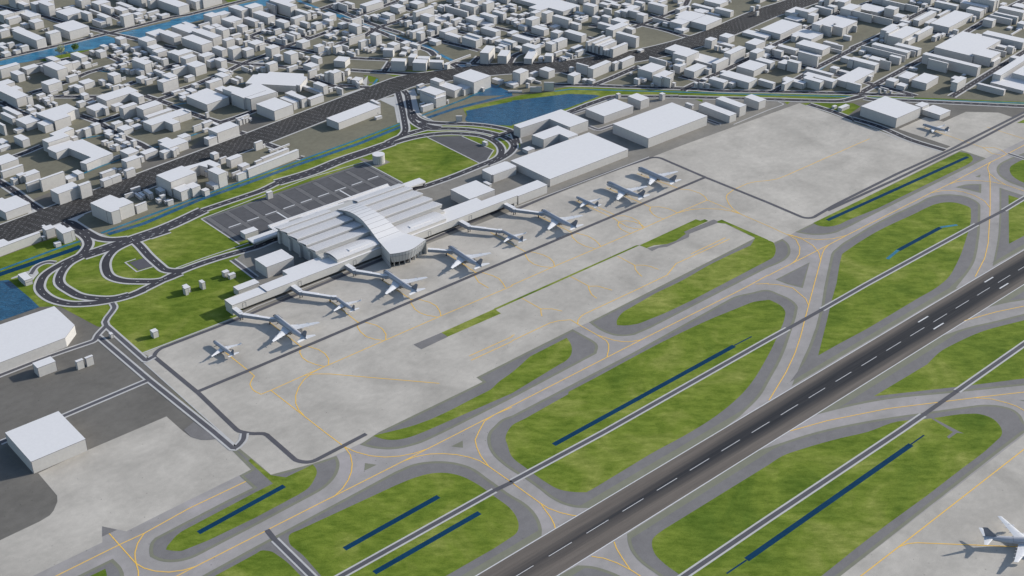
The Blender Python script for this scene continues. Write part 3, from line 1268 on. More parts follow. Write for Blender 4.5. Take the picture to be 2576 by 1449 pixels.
# islands between the taxiways: pale edge, asphalt shoulder, grass
ISL = [
 ("@22 0,1285! 1200,660! 2200,105 2420,45 @23 0,20 110,60 220,110 285,165 300,200 285,280 240,420 180,600 100,780 20,920 @22 2500,1085 2290,1295! @32 2080,0! 780,765! 640,760 520,730 400,670 270,570 130,470 0,390 @31 2480,320 2370,210 2330,110 2345,0 @21 2400,1390 2480,1320",
  "@22 0,1385 140,1310 565,1070! 570,1045! 800,925! 1600,500 2030,300 2400,150 2576,120 @23 60,140 130,180 170,230 165,310 110,450 0,680 @22 2330,1050 2050,1290 1800,1449 @32 1380,230 870,540 750,608! 620,605 480,580 330,500 150,370 0,250 @31 2530,130 2510,60 2530,0"),
 ("@13 690,1050 650,1085 630,1140 600,1280 565,1449 @23 540,170 480,400 410,590 340,740 240,985! 1910,0! @13 1890,1449! 2000,1310 2070,1200 2110,1050 2130,900 2137,700 2137,620 2110,585 2040,545 1960,520 1850,508 1740,510 1640,530 1500,600 1100,790 780,980",
  "@13 755,1100 735,1150 715,1240 690,1400 @23 640,130 600,300 550,500 505,680! 700,570 1000,410 1500,110 @13 1690,1449 1800,1360 1900,1200 1960,1060 2010,900 2040,780 2042,680 2030,640 1960,610 1880,590 1780,588 1690,605 1600,640 1480,700 1100,880 900,1000"),
 ("@13 2330,440! 2576,520! 2900,640! 2900,870! 2260,1230! 2320,900 2330,700", "@13 2420,515! 2576,562! 2800,640! 2800,810! 2576,925! 2425,1005!"),
 ("@13 2900,-50! 2576,90! 2420,150 2320,210 2300,260 2330,320 2420,380 2576,440! 2900,560!", "@13 2900,60 2576,155 2500,190 2440,230 2435,280 2470,330 2576,390 2900,500"),
 ("@13 1945,62! 2195,145! 1200,640! 900,790 780,850 650,900 500,915 370,905 275,885! 450,800!", "@13 1925,80! 2000,92 2050,125 2058,165 2010,205 1900,260! 1100,650! 800,770 700,815 600,832 500,820 455,795!"),
 ("@13 1885,435! 1990,408 2147,403! 2145,495! 2020,462", ""), ("@13 420,1190! 350,1449! 200,1410 75,1365!", ""),
 ("@13 145,955! 200,1000 225,1060 220,1110 190,1150 100,1205 0,1245! @22 1400,400! 1250,465 1180,480 1060,482 900,430 775,345! @12 2452,945! 2576,985! @13 55,1000!",
  "@13 0,968! 55,990! 75,1040 75,1090 40,1150 0,1172! @22 1800,130! 1500,270 1300,350 1200,372 1130,378 1057,375! 1053,340 1075,290 1110,250 1180,205 1450,50! @12 1700,1380 2000,1210 2250,1090 2400,1022! 2450,945!"),
 ("@30 2545,562! 2410,440! 2525,378! 2330,180! 2410,165! @31 0,300! 150,430! 570,320! 810,240! 838,300 835,370 800,450 730,530 600,620 0,940! @30 2000,1240 1850,1295 1700,1310 1600,1295 1510,1255! 1503,1180 1520,1110 1560,1065! 2300,680!",
  "@30 2525,268! @31 0,315! 150,435! 300,457! 570,328! 600,360 612,410 590,470 520,570 430,630! 0,860! @30 2100,1090! 1850,1190 1750,1197 1670,1185! 1690,1140 1790,1030 2000,910! @31 0,605! 170,520! @30 2498,290!"),
 ("@22 610,415! 800,520 860,570 850,660! @21 2576,1110! 1900,1449! @31 1600,130 1400,172 1200,165 1045,128! 1240,0! @21 2280,945! 2218,900!",
  "@22 550,502! 590,560 603,620 590,680 540,735 470,775! @21 2576,1060! @31 1690,0! 1520,60 1400,80 1250,65 1180,38! @21 1600,1380 2330,1040 2450,940 2576,850 @22 180,690!"),
 ("@31 -600,1480! 0,1150! 1400,400! 1600,320 1800,295 1950,300 2150,350 2350,480 2576,640 @32 120,710 220,800 280,900 300,980 297,1045! W 380,632.4! 380,700!",
  "@31 335,1040 450,980! 1400,540! 1600,460 1750,420 1900,412 2050,440 2200,510 2400,650 @32 0,790 50,870 67,940 50,1010 0,1055 @31 2400,1170! 1300,1800! 960,1800! 500,1270 360,1150 330,1090"),
 ("", "@31 0,1225 50,1195 110,1195 180,1215 300,1300 450,1449! 700,1700! @30 1700,1700! 2180,1440!"),
 ("@30 780,1449! 1135,1275! 1230,1380 1248,1449 1240,1700! 300,1700!", "@30 910,1449! 1060,1377! 1075,1449 1060,1700! 400,1700!"),
 ("@32 2480,187! 1160,1025! 1165,1100 1200,1200 1270,1290 1480,1449! 2000,1850! @33 300,1800! 730,1449! 2300,220! 2576,10! @23 2640,1425 2576,1345 2540,1280 2460,1220 2330,1185 2200,1175 2100,1180 1600,1250 1000,1340 500,1446",
  "@32 1410,1150 1415,1080 1450,1040 1530,980! 2000,690! 2576,335! @33 150,240 350,170 700,70 1000,0 @23 1300,1345 1600,1318 1900,1275 2000,1268 2130,1270 2250,1310 2320,1370 @33 2355,0 2330,60 2200,180 1950,370 1600,640 1200,930 900,1160 540,1449 200,1700! @32 2200,1900! 1700,1449 1550,1340 1440,1230"),
 ("@23 470,1278! 700,1220 1200,1120 1800,1060 2576,980! 2900,940! 2900,180! 2576,260 2300,330 2000,400 1730,490!", "@23 1065,1090! 1600,770! 1750,630 1880,560 2150,440 2576,325! 2900,250! 2900,870! 2576,912! 2000,985"),
 ("@23 2190,200! 2400,150 2576,122! 2900,70! 2900,-250!", ""),
 ("@32 465,1449! 660,1342! 800,1350 950,1390 1090,1449 1300,1600! 200,1620!", ""),
 ("@23 2530,1130! 2576,1128! 2800,1120! 2800,1170! 2576,1140!", "")]
RW0, RW1, RWC = 587.0, 632.4, 609.7
def shoulder_of(P):
    up = sum(p.y for p in P)/len(P) > RWC; Q = inset(P, 3.2 if len(P) > 12 else 2.2)
    Q = [Vector((p.x, max(p.y, RW1+8) if up else min(p.y, RW0-8))) for p in Q]
    return [p for i, p in enumerate(Q) if (p-Q[i-1]).length > .05]
for i, (o, gr) in enumerate(ISL):
    dz = .0005*i
    if o:
        P = smooth(path(o)); b = MB(); b.flat(P, Z3+dz); tag(b.build('shoulder_edge', M['olive']), **ST)
        b = MB(); b.flat(shoulder_of(P), Z4+dz); tag(b.build('shoulder', M['shoulder']), **ST)
    if gr:
        b = MB(); b.flat(smooth(path(gr)), Z5+dz); tag(b.build('grass', M['grass']), **ST)
for t in ("@13 2140,308 2135,335 2085,330", "@31 1097,313 1215,330 1090,390", "@31 2080,87 2083,158 1965,145"):
    b = MB(); b.flat([p for p, _ in path(t)], Z3+.012); tag(b.build('shoulder_edge', M['olive']), **ST)
# parking pad between the aprons and the grass around it
sheet_obj('shoulder', 'shoulder', Z5+.008, ["@12 1360,1050 1410,1078 1480,1045 1560,1035 1780,938 1785,905 2066,795 2066,775 2030,760 1730,885 1750,900 1540,1010", "@21 1585,570 1665,618 1935,490 1865,450"], False)
sheet_obj('grass', 'grass', Z5+.01, ["@12 1285,1020! 1850,758! 1895,773! 1940,757! 1975,775! 1730,885! 1750,905! 1650,975 1560,1008 1430,1020 1355,1048!",
  "@12 2066,778! 2110,762! @13 0,965! 10,1010! @12 2450,975! 2445,945! 2150,802! 2066,793!", "@12 1285,1020! 1250,1020! @21 2395,208! 2400,226!",
  "@21 1865,450! 2400,211! 2465,257! 1930,490!"], False)
sheet_obj('shoulder', 'shoulder', Z5+.01, ["@23 1625,1303 1665,1310 1930,1449 @33 1970,15 1900,10 1820,68 1800,48 1870,-5 @23 1860,1449", "@30 1030,950 1180,985 1030,1052", "@30 1850,-20 1920,50 2020,80 2100,82 2175,72 @20 2090,1449 @30 1950,-100"], False)
# service roads edge slivers
# runway
b = MB(); b.flat([Vector(p) for p in ((-900, RW0), (5200, RW0), (5200, RW1), (-900, RW1))], Z6); tag(b.build('runway', M['runway']), **ST)
b = MB()
for y in (RW0+.2, RW1-.2): b.ribbon([Vector((-900, y)), Vector((5200, y))], .9, Z6+.006)
b.dashes([Vector((-909.8, RWC)), Vector((5200, RWC))], 27.3, 17.7, .6, Z6+.008)
for x0, x1, y in ((1147, 1166.5, 620.6), (1147, 1167, 600.9), (1284, 1303, 620.6), (1284, 1303, 600.9)):
    b.ribbon([Vector((x0, y)), Vector((x1, y))], 1.6, Z6+.008)
tag(b.build('runway_marking', M['white']), **ST)
# ------------------------------------------------------------------ landside grass
sheet_obj('grass', 'grass2', Z2, [
 "@10 -400,1280 0,1140 420,985 560,940 740,920 800,975 830,1060 1060,915 2576,325 @11 900,-8 #12 900,395 1060,420 1250,480 1900,400 2576,510 #13 100,600 130,760 #12 2540,900 2140,1030 1270,1330 930,1312 @11 900,700 0,1000 @10 2340,1185 2576,1370 2576,1449 @20 2400,292 1435,662 1085,400 980,388 600,185 400,190 -400,450",
 "#12 1835,185 2576,20 #03 150,1430 640,1380 660,1340 900,1310 1600,1330 2576,1372 #04 1300,1400 2576,1438 %15 60,25 80,5 1456,72 1700,80 1700,60 100,-5 #04 2576,1475 #14 2576,30 1500,50 0,-5 #13 1560,0 1300,40 800,230 0,500 #12 2400,500 1900,400 1900,310 1870,260",
 "#14 1780,115 1960,100 2576,110 %15 60,90 -60,175 #14 2300,230", "%15 1395,230 1456,200 1700,90 1700,236", "#14 170,45 300,92 300,45", "#14 1530,88 1625,88 1580,130",
 "#02 680,1115 830,1110 960,1130 910,1200", "#02 1010,1140 1380,1130 980,1200", "#02 830,1072 1180,1085 1430,1085 1720,1070 1700,1055 1100,1060",
 "#02 330,1135 420,1140 560,1180 575,1240 430,1240 400,1180", "#02 430,1260 555,1262 480,1310 400,1290",
 "#00 600,905 900,830 1200,760 1390,715 1420,740 1200,800 1050,860 700,930", "#01 750,-40 1000,-60 1100,0 870,35", "#12 830,95 850,95 860,180 850,180", "#12 850,210 870,210 888,290 870,290", "#12 1070,78 1095,78 1110,138 1085,138", "#12 1090,160 1115,160 1140,240 1105,225"], False)
sheet_obj('car_park', 'lot', Z3, ["W 670,1376 670,1288 932,1288 932,1382", "#12 1300,612 1820,605 2300,820 2180,1000 2085,1025"], False)
sheet_obj('car_park', 'service', Z3, ["#20 1950,1065 2200,990 2340,1110 2090,1180"], False)
sheet_obj('forecourt', 'zone', Z3, ["#12 260,955 320,940 420,970 600,930 740,1000 540,1080 350,1000"], False)
sheet_obj('forecourt', 'walk', Z3, ["#12 560,50 830,0 900,400 845,405 800,165", "#12 1040,0 1120,0 1190,260 1400,380 1250,330 1050,200", "@10 360,600 430,690 250,740", "@10 730,730 800,700 850,715 780,760 790,800 1000,900 1100,930 960,905 700,790", "@10 290,1310 115,1360 110,1350 250,1290 370,1250 390,1300 330,1370 310,1330",
  "#02 1010,1370 1100,1340 1150,1449 1050,1449", "#02 400,1140 300,1250 420,1320 0,1449 -60,1449 380,1310", "#01 1180,965 1390,900 1420,960"], False)
sheet_obj('water', 'water_canal', Z3, ["#00 -200,975 900,695 1600,540 1725,575 1745,640 1640,700 1500,705 1400,742 1180,770 1050,800 800,850 390,940 0,985 -200,1020",
  "#00 1785,502 2576,322 #01 0,302 700,142 1350,0 1500,-60 1700,-60 1440,90 890,170 510,290 0,415 #00 2200,560 2090,575",
  "#01 1880,10 1960,5 2250,120 2200,130 2090,90", "#01 2300,150 2576,225 #02 0,215 155,268 150,285 0,255 #01 2576,285 2480,240", "#02 312,340 340,340 535,425 470,432 312,360",
  "#02 550,455 600,448 1150,650 1120,660 800,550", "#02 1200,670 1290,675 1480,790 1390,822", "#02 1500,810 1755,935 1690,940 1480,840", "#02 1735,985 1850,980 1950,1040 1840,1048",
  ], False)
sheet_obj('water', 'water_mid', Z3, ["#02 2250,1260 2330,1290 2576,1400 2576,1449 2450,1440 2000,1449 1900,1449 2150,1390"], False)
sheet_obj('pond', 'water_pond', Z3, ["#12 1880,225 2100,180 2576,85 #03 0,1520 600,1449 850,1418 1250,1432 1330,1449 #13 1100,85 800,195 0,440 #12 2576,450 2200,430 1890,385 1870,350 1900,290",
  "@10 -500,1420 85,1368 180,1449 @20 300,100 398,193 0,332 -500,500"], False)
def stream(name, mat, w, z, lines):
    for s in lines:
        _dz[0] += 1; b = MB(); b.ribbon([p for p, _ in path(s)], w, z+.0005*_dz[0]); tag(b.build(name, M[mat]), **ST)
stream('ditch', 'water_ditch', 5.5, Z5+.012, ["@30 1997,1015 @31 285,543", "@31 890,1178 1837,650", "@31 1190,1418 2250,813", "@32 420,129 @22 2235,583", "@32 2360,1285 @33 1440,128", "@13 597,768 2010,130", "@13 1310,1070 1735,842"])
stream('ditch', 'water_ditch', 1.6, Z5+.012, ["@22 2235,580 2412,489", "@33 1435,128 1570,33", "@32 2160,1425 2360,1290"])
stream('ditch', 'water_teal', 4.0, Z5+.012, ["@13 1200,1158 1310,1068", "@13 1735,838 1905,815"])
stream('stream', 'water_teal', 4.2, Z4, ["@10 -200,1350 0,1268 600,1045 808,978", "@10 1020,897 1500,720 2100,497 2576,325 @11 450,163 900,2 #12 905,412", "#12 1215,297 1850,50 1965,0 #02 2250,1320", "#03 640,1378 900,1345 1700,1368 2576,1392 #04 1000,1425 2576,1462 %15 100,14 1700,70"])
stream('stream', 'water_ditch', 9.5, Z4, ["@10 -200,1385 0,1312 700,1075 812,1030"])
stream('stream', 'water_mid', 7.5, Z4, ["@10 1090,908 1450,800 2000,565 2576,362 @11 450,198 1050,-8 #12 905,462", "#12 1300,330 1700,195 2300,45 2576,-15"])
stream('stream', 'water_teal', 4.0, Z3, ["#10 1250,1172 1500,1070 1830,955", "#10 1230,645 1400,615 1570,588", "#10 2290,780 2440,760", "#10 440,1449 640,1395", "#11 50,135 240,105", "#11 290,605 470,545", "#00 1480,1068 1650,1090", "#04 2060,1060 2400,830 2576,730", "#02 2330,1310 2480,1240 2576,1250", "#02 470,1300 545,1190", "#01 1000,1280 1120,1250"])
# ------------------------------------------------------------------ roads
_rd = [0]
dash = MB()
def roads(kind, lines):
    spec = dict(street=(15.5, 9.5, 1), ramp=(14.5, 9, 1), main=(23, 17, 2), service=(0, 4.8, 0), lane=(9, 4.6, 0), strip=(8.1, 4.4, 0))[kind]
    for s in lines:
        pts = path(s); P = smooth(pts, False, 4); _rd[0] += 1; dz = .0005*_rd[0]
        if spec[0]: b = MB(); b.ribbon(P, spec[0], Z5+.06+dz); tag(b.build('pavement', M['walk']), **ST)
        b = MB(); b.ribbon(P, spec[1], (Z5+.13 if spec[0] else Z5-.03)+dz); tag(b.build('road', M['road' if kind in ('street', 'ramp', 'main') else 'service']), **ST)
        if spec[2] == 1: dash.dashes(P, 4.5, 9, .45, Z5+.205)
        if spec[2] == 2:
            for o in (-4.2, 4.2): dash.dashes(P, 4.5, 9, .45, Z5+.205, 0, o)
roads('street', ["#00 -100,905 0,880 600,750 1060,645 1690,490 2576,265 #01 300,215 1130,0 1400,-60", "#00 -50,90 170,150 620,240 980,345 1340,425 1650,500 2150,610 2350,640", "#00 560,985 1060,880", "#00 1180,1160 1350,1090 1810,955 2000,925",
 "#00 1620,830 1730,880 1830,925", "#00 450,1410 1000,1240", "#00 1880,1295 2040,1235", "#00 2390,1065 2620,1000", "#00 2455,690 2640,730", "#00 1640,215 1830,300",
 "#01 400,820 620,770", "#01 680,860 1080,965 1390,985 1700,1010 2060,1040", "#01 890,1060 1080,965 1400,850 1750,700 2100,580 2320,500 2620,395", "#01 1200,560 1400,620 1700,700 1900,735 2230,805", "#01 1210,545 1480,440 1600,400",
 "#01 1410,195 1820,305", "#01 1680,480 1900,530 2080,570", "#01 -100,1430 390,1270 720,1140", "#01 -60,1010 140,960", "#01 2250,145 2450,75 2620,10", "#01 2370,105 2600,190", "#01 2070,1170 2250,1235 2600,1340", "#01 2050,990 2130,900",
 "#02 0,180 200,265 560,400 900,500", "#02 0,280 300,390 520,460 900,615 1320,765 1410,840", "#02 1640,950 1830,1065", "#02 350,545 560,420 930,290 1080,205", "#02 230,245 380,190 640,95 860,10", "#02 -60,670 90,620",
 "#02 1150,670 1290,605 1500,530", "#02 1500,620 1800,690 2090,765", "#02 1760,485 2150,570 2620,670", "#02 2300,410 2620,485", "#02 120,130 380,185", "#02 960,135 1075,165", "#02 120,875 400,890 720,905",
 "#02 140,1060 620,1090 1100,1118 1400,1110 1800,1070", "#02 650,1075 745,930", "#02 1640,945 1900,962 2100,970 2500,1000", "#02 1980,960 2090,850", "#02 -60,1290 420,1322",
 "#03 130,500 300,545 480,590", "#03 180,480 280,460 600,350", "#03 840,240 935,210", "#03 1840,415 1960,370 2230,262 2620,110", "#03 2060,215 2230,270 2620,375", "#03 1170,385 1290,400", "#03 1770,325 1960,375 2300,455 2620,555",
 "#03 1120,560 1220,590", "#03 1110,780 1300,840 1500,895", "#03 655,980 670,860", "#03 -40,960 10,870 60,830 150,795", "#03 770,1080 1000,1155 1060,1170", "#03 1200,1300 1500,1180 1900,1005", "#03 640,1278 1200,1290 1600,1308 2100,1322 2620,1338 #04 500,1370 1400,1385 2576,1413 #05 900,1449",
 "#03 1480,30 1640,0", "#04 0,1370 60,1330 350,1190 700,1030 1010,880 1350,700 1630,560 1950,410 2350,220 2620,110", "#04 -40,1150 240,1215", "#04 -40,525 140,575", "#04 -20,150 30,90 80,0", "#04 1390,1370 1830,1140 2030,1020 2576,740 #05 0,720 400,540 690,360 1000,200 1230,85",
 "#04 1250,845 1520,920 1850,1020", "#04 2290,1130 2620,1210 #05 350,1290 700,1380 950,1449", "#05 70,1425 500,1190 900,970 1240,790 1420,680 1600,550 1900,370 2200,190 2620,-20", "#05 1480,1460 1900,1200 2260,980 2620,760", "#05 590,350 690,372", "#05 1200,490 1560,548", "#05 -20,140 280,25",
 "#10 -60,130 80,90 290,20", "#10 20,95 250,220 520,345", "#10 1200,290 1480,390 1500,395 1750,310 1830,275", "#10 1480,400 1700,530 1900,640 2100,720 2250,805", "#10 -60,990 200,920 640,750", "#10 1180,145 1480,30 1600,-20", "#10 800,12 1480,12", "#10 2130,140 2620,-20", "#10 2180,-5 2576,130",
 "#11 -20,150 580,355 760,410", "#11 740,405 970,335 1290,215", "#11 1420,715 1680,810", "#11 1030,550 1110,575", "#11 1930,930 1990,940", "#14 -60,15 500,30 1300,50 2000,72 2400,75 2576,35 %15 90,-5", "#13 850,250 1300,80 1560,10 #14 -60,10",
 "%15 90,20 200,35 500,42 1456,88 1800,100", "#14 1900,125 2300,250 2600,370", "%15 -20,190 200,255 500,380 780,465"])
roads('street', ["@10 -40,360 150,480 300,595 430,680", "@10 630,775 740,800 900,900 1000,950 1120,965 1280,952", "@10 640,790 760,870 870,950 890,1010 850,1080 800,1130"])
roads('ramp', ["@10 1330,960 1390,1010 1500,1130 1640,1255 1740,1280 1850,1270", "@10 1330,980 1150,1070 1080,1150 1065,1250 1120,1340 1230,1375 1400,1385 1600,1378 1820,1300", "@10 1650,880 1400,970 1330,975",
 "@10 830,1130 700,1200 620,1290 600,1400 @20 700,30 800,80 950,105 1150,105 1300,70", "@10 830,1110 600,1220 450,1320 405,1400 400,1449 @20 450,70 560,130 700,160 860,160 1100,130 1300,80 1450,20",
 "#12 1040,230 1050,320 1130,420 1300,492 1600,492 2000,515 2300,570 2500,640 #13 30,740 #12 2560,840 2400,950 2200,1035", "#12 1060,230 1150,340 1280,390 1500,412 2000,430 2300,465 2576,540 #13 60,640 80,720", "#12 700,700 900,610 1100,545 1300,492",
 "#02 850,1380 870,1449 #12 930,250 965,450 960,540 900,610", "#02 940,1370 #12 1000,0 1040,230", "#12 2260,640 2440,580 2600,530",
 "#12 760,720 1000,650 1300,590 1600,565 1900,575 2100,600 2250,650 2380,740 2420,830 2380,920 2200,1010 1600,1250 1250,1370 @11 1600,450 900,760 200,960 @10 2576,1040 2050,1195 1800,1290 1600,1390 @20 1420,30",
 "#12 1190,400 1300,445 1500,480"])
roads('main', ["#12 760,710 400,835 0,970 @11 560,285 210,390", "@10 2050,665 1620,860 1330,960 1000,1075 830,1130"])
roads('ramp', ["@11 230,385 0,490 @10 1950,700", "@10 1500,940 1700,875"])
roads('lane', ["@20 1130,150 1150,205 1070,380 1460,725 1550,690", "@20 1070,380 985,470 930,540 520,680 0,880 -200,950", "@20 990,490 1500,925 @30 2140,-10 2340,160 2440,90 2460,15", "@20 1500,925 640,1290 0,1560", "@10 2340,1165 2576,1345",
 "@10 310,1310 390,1220 480,1190 560,1195", "#14 560,430 0,230 #13 2400,130", "#13 1160,460 1330,505 1700,380", "#13 900,270 1110,200", "%15 1320,492 1456,535 1700,610"])
roads('strip', ["@31 190,1085 560,1449 900,1800"])
roads('service', ["@31 110,985 190,1085"])
roads('strip', ["@31 -200,2040 860,1449 2400,590", "@32 0,500 130,430 930,0 @22 2576,520 @23 0,520 200,410", "@23 540,220 980,-30 @13 2100,810", "@13 2370,670 2800,410", "@32 1690,1480 @33 -40,905 1330,-10 @23 1560,1280", "@23 1900,1040 2576,565 2900,340"])
roads('service', ["@31 2400,590 2576,505 @32 0,500 130,430", "@23 200,410 540,220", "@13 2100,810 2370,670", "@23 1560,1280 1900,1040",
 "@20 1550,690 1570,650 1640,600 @21 0,238 @11 1900,900 2576,615 @12 0,680 800,345 1380,145 1440,135 1510,148 1945,335 2576,590 @13 340,735 465,735 720,590 1300,300 1830,60 2000,-30 %15 1456,140 1800,-20",
 "@20 1550,690 2000,1060 2380,1425 @31 -60,15 110,30 390,275 440,295 550,300 620,275 1110,20", "@20 1985,1045 @21 0,800 @12 0,1155 1945,335", "@13 600,670 1300,350 1830,90 2040,0 %15 1456,170 1800,0", "@30 2360,165 2440,90 2460,15 @31 -60,15"])
# street dashes are one sheet of paint
tag(dash.build('lane_marking', M['white']), **ST)
HWY = [Vector(p) for p in ((100, 1457), (350, 1490), (535, 1513), (700, 1535), (865, 1556), (990, 1574))] + [p for p, _ in path("#02 880,1260 1500,1150 #03 0,1030 700,1015 1300,930 1950,830 #04 100,655 1250,200 1540,110 2100,-80 2600,-260")]
HWY = smooth([(p, False) for p in HWY], False, 6)
b = MB(); b.ribbon(HWY, 57, Z5+.125); tag(b.build('pavement', M['walk']), **ST)
b = MB(); b.ribbon(HWY, 51, Z5+.21); tag(b.build('road', M['highway']), **ST)
b = MB()
for k in range(-6, 7):
    b.dashes(HWY, 4.5, 6.5 if k % 2 else 8, .17, Z5+.215, 0, k*3.7, (k*3.7) % 9)
tag(b.build('lane_marking', M['white']), **ST)
# ------------------------------------------------------------------ yellow guide lines
YEL = ["@30 -100,1760 565,1449 1200,1135 1450,1020 1900,770 2475,497", "@30 1097,1020 1370,1325 1392,1400 1392,1600", "@30 1450,1020 1385,1120 1358,1215 1360,1275 1372,1325 1450,1370 1560,1400 1700,1410 1850,1390 1980,1350", "@30 1780,1449 2576,1045 @31 0,1045 90,1000", "@31 130,977 710,683 1480,295 2060,0 @22 0,1185 1300,522 2340,0 @12 2576,1320",
 "@30 1500,1600 1780,1449", "@31 890,150 950,230 968,320 960,400 930,480 870,570 790,645 710,683", "@31 890,150 1000,200 1150,240 1300,253 1450,243 1600,213 1710,175", "@31 1480,295 1600,250 1750,222 1880,218 2020,228 2150,255 2250,290 2340,345 2555,495", "@21 2576,1200 @21 2400,1275 2300,1340 2240,1449 @31 2205,80 2220,150 2260,240 2340,345",
 "@21 150,1030 690,1449 @31 890,150", "@32 5,515 290,720 330,780 390,860 425,930 435,972", "@32 290,720 360,765 480,810 600,838 655,845", "@32 1028,1105 1050,1170 1110,1270 1190,1385 1290,1449 1500,1600", "@32 800,1252 920,1270 1050,1315 1190,1385",
 "@21 0,1045 50,1070 150,1030 480,882 690,790 730,775 1290,530 1860,282 2576,-20 @12 0,1420 400,1243 840,1055 1340,838 1660,695 1960,567 1985,572 2295,703 2600,835 @13 180,908 250,920", "@21 690,790 560,855 480,925 430,1000 400,1080 400,1160 430,1230 480,1280", "@21 480,882 600,865 750,866 1845,960", "@20 2270,650 2490,825 2560,885 2530,930 2515,970 2540,1020 2576,1048",
 "@21 2145,685 2576,490 @22 0,482 25,470", "@21 2165,728 2576,538", "@22 0,532 380,353 470,330 590,320 660,362 860,475 950,530 972,568 972,620 955,695", "@22 660,360 665,325 690,290 730,262 1290,0 @12 1560,1320 1650,1205 2190,957", "@12 1800,1107 2147,943",
 "@22 860,475 1020,525 1110,540 1200,540 1305,520", "@22 95,100 290,210 400,210 505,233", "@22 290,210 292,250 302,285", "@12 1060,1128 1235,1220 1330,1220 1400,1235 1475,1263", "@12 1235,1220 1240,1260 1270,1300 1308,1333", "@12 590,1333 770,1430 @22 775,10 800,65 853,105", "@12 770,1432 860,1430 @22 1005,22",
 "@21 135,345 450,590 440,650 465,700 520,740 600,770 690,790", "@21 450,590 530,590 630,620 695,662 732,715 728,775", "@21 735,120 1025,345 1020,390 1050,440 1110,490 1190,515 1290,530", "@21 1025,345 1100,345 1210,375 1270,410 1308,465 1305,525",
 "@11 1260,1365 @21 1560,115 1560,155 1600,215 1650,250 1720,275 1830,293", "@21 1560,115 1650,118 1750,145 1815,182 1850,235 1860,280", "@11 1925,1103 2205,1290 2205,1335 2240,1390 2340,1449", "@11 2205,1290 2290,1297 2380,1325 2445,1355 2490,1410 2510,1449",
 "@11 2360,890 @12 0,1010 135,1085 135,1120 165,1170 220,1210 300,1235 400,1243", "@12 135,1085 220,1090 310,1115 375,1145 420,1190 428,1237", "@12 255,720 600,890 605,935 660,990 740,1030 840,1055", "@12 600,890 660,900 760,925 830,965 870,1000 892,1030",
 "@12 645,570 1035,755 1075,785 1150,830 1220,850 1320,855", "@12 1075,785 1065,820 1100,860 1190,902", "@12 1075,785 1140,773 1220,780 1290,805 1335,838", "@12 870,640 1060,725 1130,722 1200,740 1270,775 1320,845", "@12 950,440 1395,635 1385,665 1415,705 1460,735 1525,753", "@12 1395,635 1480,632 1570,650 1620,670 1665,695",
 "@12 1260,298 1700,455 1790,462 1890,495 1940,530 1965,567", "@12 1660,695 1800,660 1930,650 2080,655 2200,675 2295,703", "@12 2295,703 2225,655 2180,600 2155,540 2165,510 2230,460 2370,398 2450,380 2576,368 @13 90,353 200,310 900,0 %15 140,365",
 "@13 190,908 280,960 320,1040 315,1110 280,1170 245,1200", "@13 200,910 350,960 450,1020 510,1090 530,1170", "@13 220,915 350,950 500,962 650,955 790,920", "@13 0,1325 245,1200 610,1015 790,920 1640,492 1820,405 2240,183 2390,110 2600,0 2900,-150", "@13 610,1015 565,1060 545,1110 530,1170 455,1449 @23 375,300 330,480 270,660 180,850 10,1130",
 "@13 1640,492 1750,470 1850,467 1960,480 2080,520 2180,575 2232,640", "@13 1820,405 1900,380 2000,367 2100,368 2240,380 2390,410 2600,482", "@13 2240,183 2215,215 2210,250 2225,290 2235,380 2235,640 2230,760 2215,1000 2180,1150 2085,1335", "@13 2225,295 2290,350 2390,410", "@12 2450,1410 2576,1405 @13 0,1410 110,1417 250,1449 @23 310,50 380,110 408,175",
 "%15 610,272 1105,440 1180,490 1280,507", "%15 1105,440 1200,440 1260,460 1310,495", "%15 1140,265 1456,365 1700,445", "@23 1975,330 2300,240 2576,183 2900,120", "@23 220,1440 600,1335 1200,1215 2080,1105 2576,1048 2900,1010", "@23 2080,1105 2250,1118 2400,1155 2500,1190 2600,1245",
 "@33 935,1449 600,1700", "@33 935,1449 1310,1160 2576,175 2900,-80", "@33 1310,1160 1400,1125 1500,1115 2200,1143 2576,1158 2900,1175", "@13 2240,183 2240,183.5"]
bo, bi = MB(), MB()
for i, s in enumerate(YEL[:-1]):
    P = [p for p, _ in path(s)]; bo.ribbon(P, 1.15, Z2+.032+.0005*i); bi.ribbon(P, .85, Z2+.067+.0005*i)
tag(bo.build('taxi_line', M['yellow_edge']), **ST); tag(bi.build('taxi_line', M['yellow']), **ST)
# ------------------------------------------------------------------ car park markings
b = MB(); w = MB()
for i in range(10):
    x = 678+i*27.2
    b.ribbon([Vector((x, 1290.6)), Vector((x, 1375))], 8.0, Z3+.038, 1); b.ribbon([Vector((x, 1292)), Vector((x, 1374))], 6.6, Z3+.04)
b.ribbon([Vector((670, 1328.5)), Vector((932, 1328.5))], 3.4, Z3+.042)
b.ribbon([Vector((672, 1373.5)), Vector((930, 1379))], 3.5, Z3+.044); b.ribbon([Vector((670.5, 1292)), Vector((932, 1292))], 3.0, Z3+.046)
b.ribbon([Vector((929.5, 1292)), Vector((929.5, 1380))], 3.4, Z3+.048)
for i in range(9): w.ribbon([Vector((684.5+i*27.2, 1332)), Vector((702+i*27.2, 1332))], 1.9, Z3+.054)
for x in (754.5, 853.6): w.ribbon([Vector((x, 1302)), Vector((x, 1329))], 2.2, Z3+.054)
tag(b.build('car_park_aisle', [M['lot_light'], M['road']]), **ST); tag(w.build('car_park_marking', M['white']), **ST)
w = MB()
for s in ("@10 2025,755 2410,1010", "@11 1080,182 540,340 @10 2025,755", "@11 1085,180 1475,390", "#12 1300,625 2100,1022", "#12 1820,608 2300,820 2180,1000", "@10 1770,1250 2040,1150 2540,985", "#20 2050,1010 1890,1065 2065,1205 2340,1120", "%15 10,195 380,375"):
    w.ribbon([p for p, _ in path(s)], 1.8, Z5+.05+.0004*len(w.v)/8)
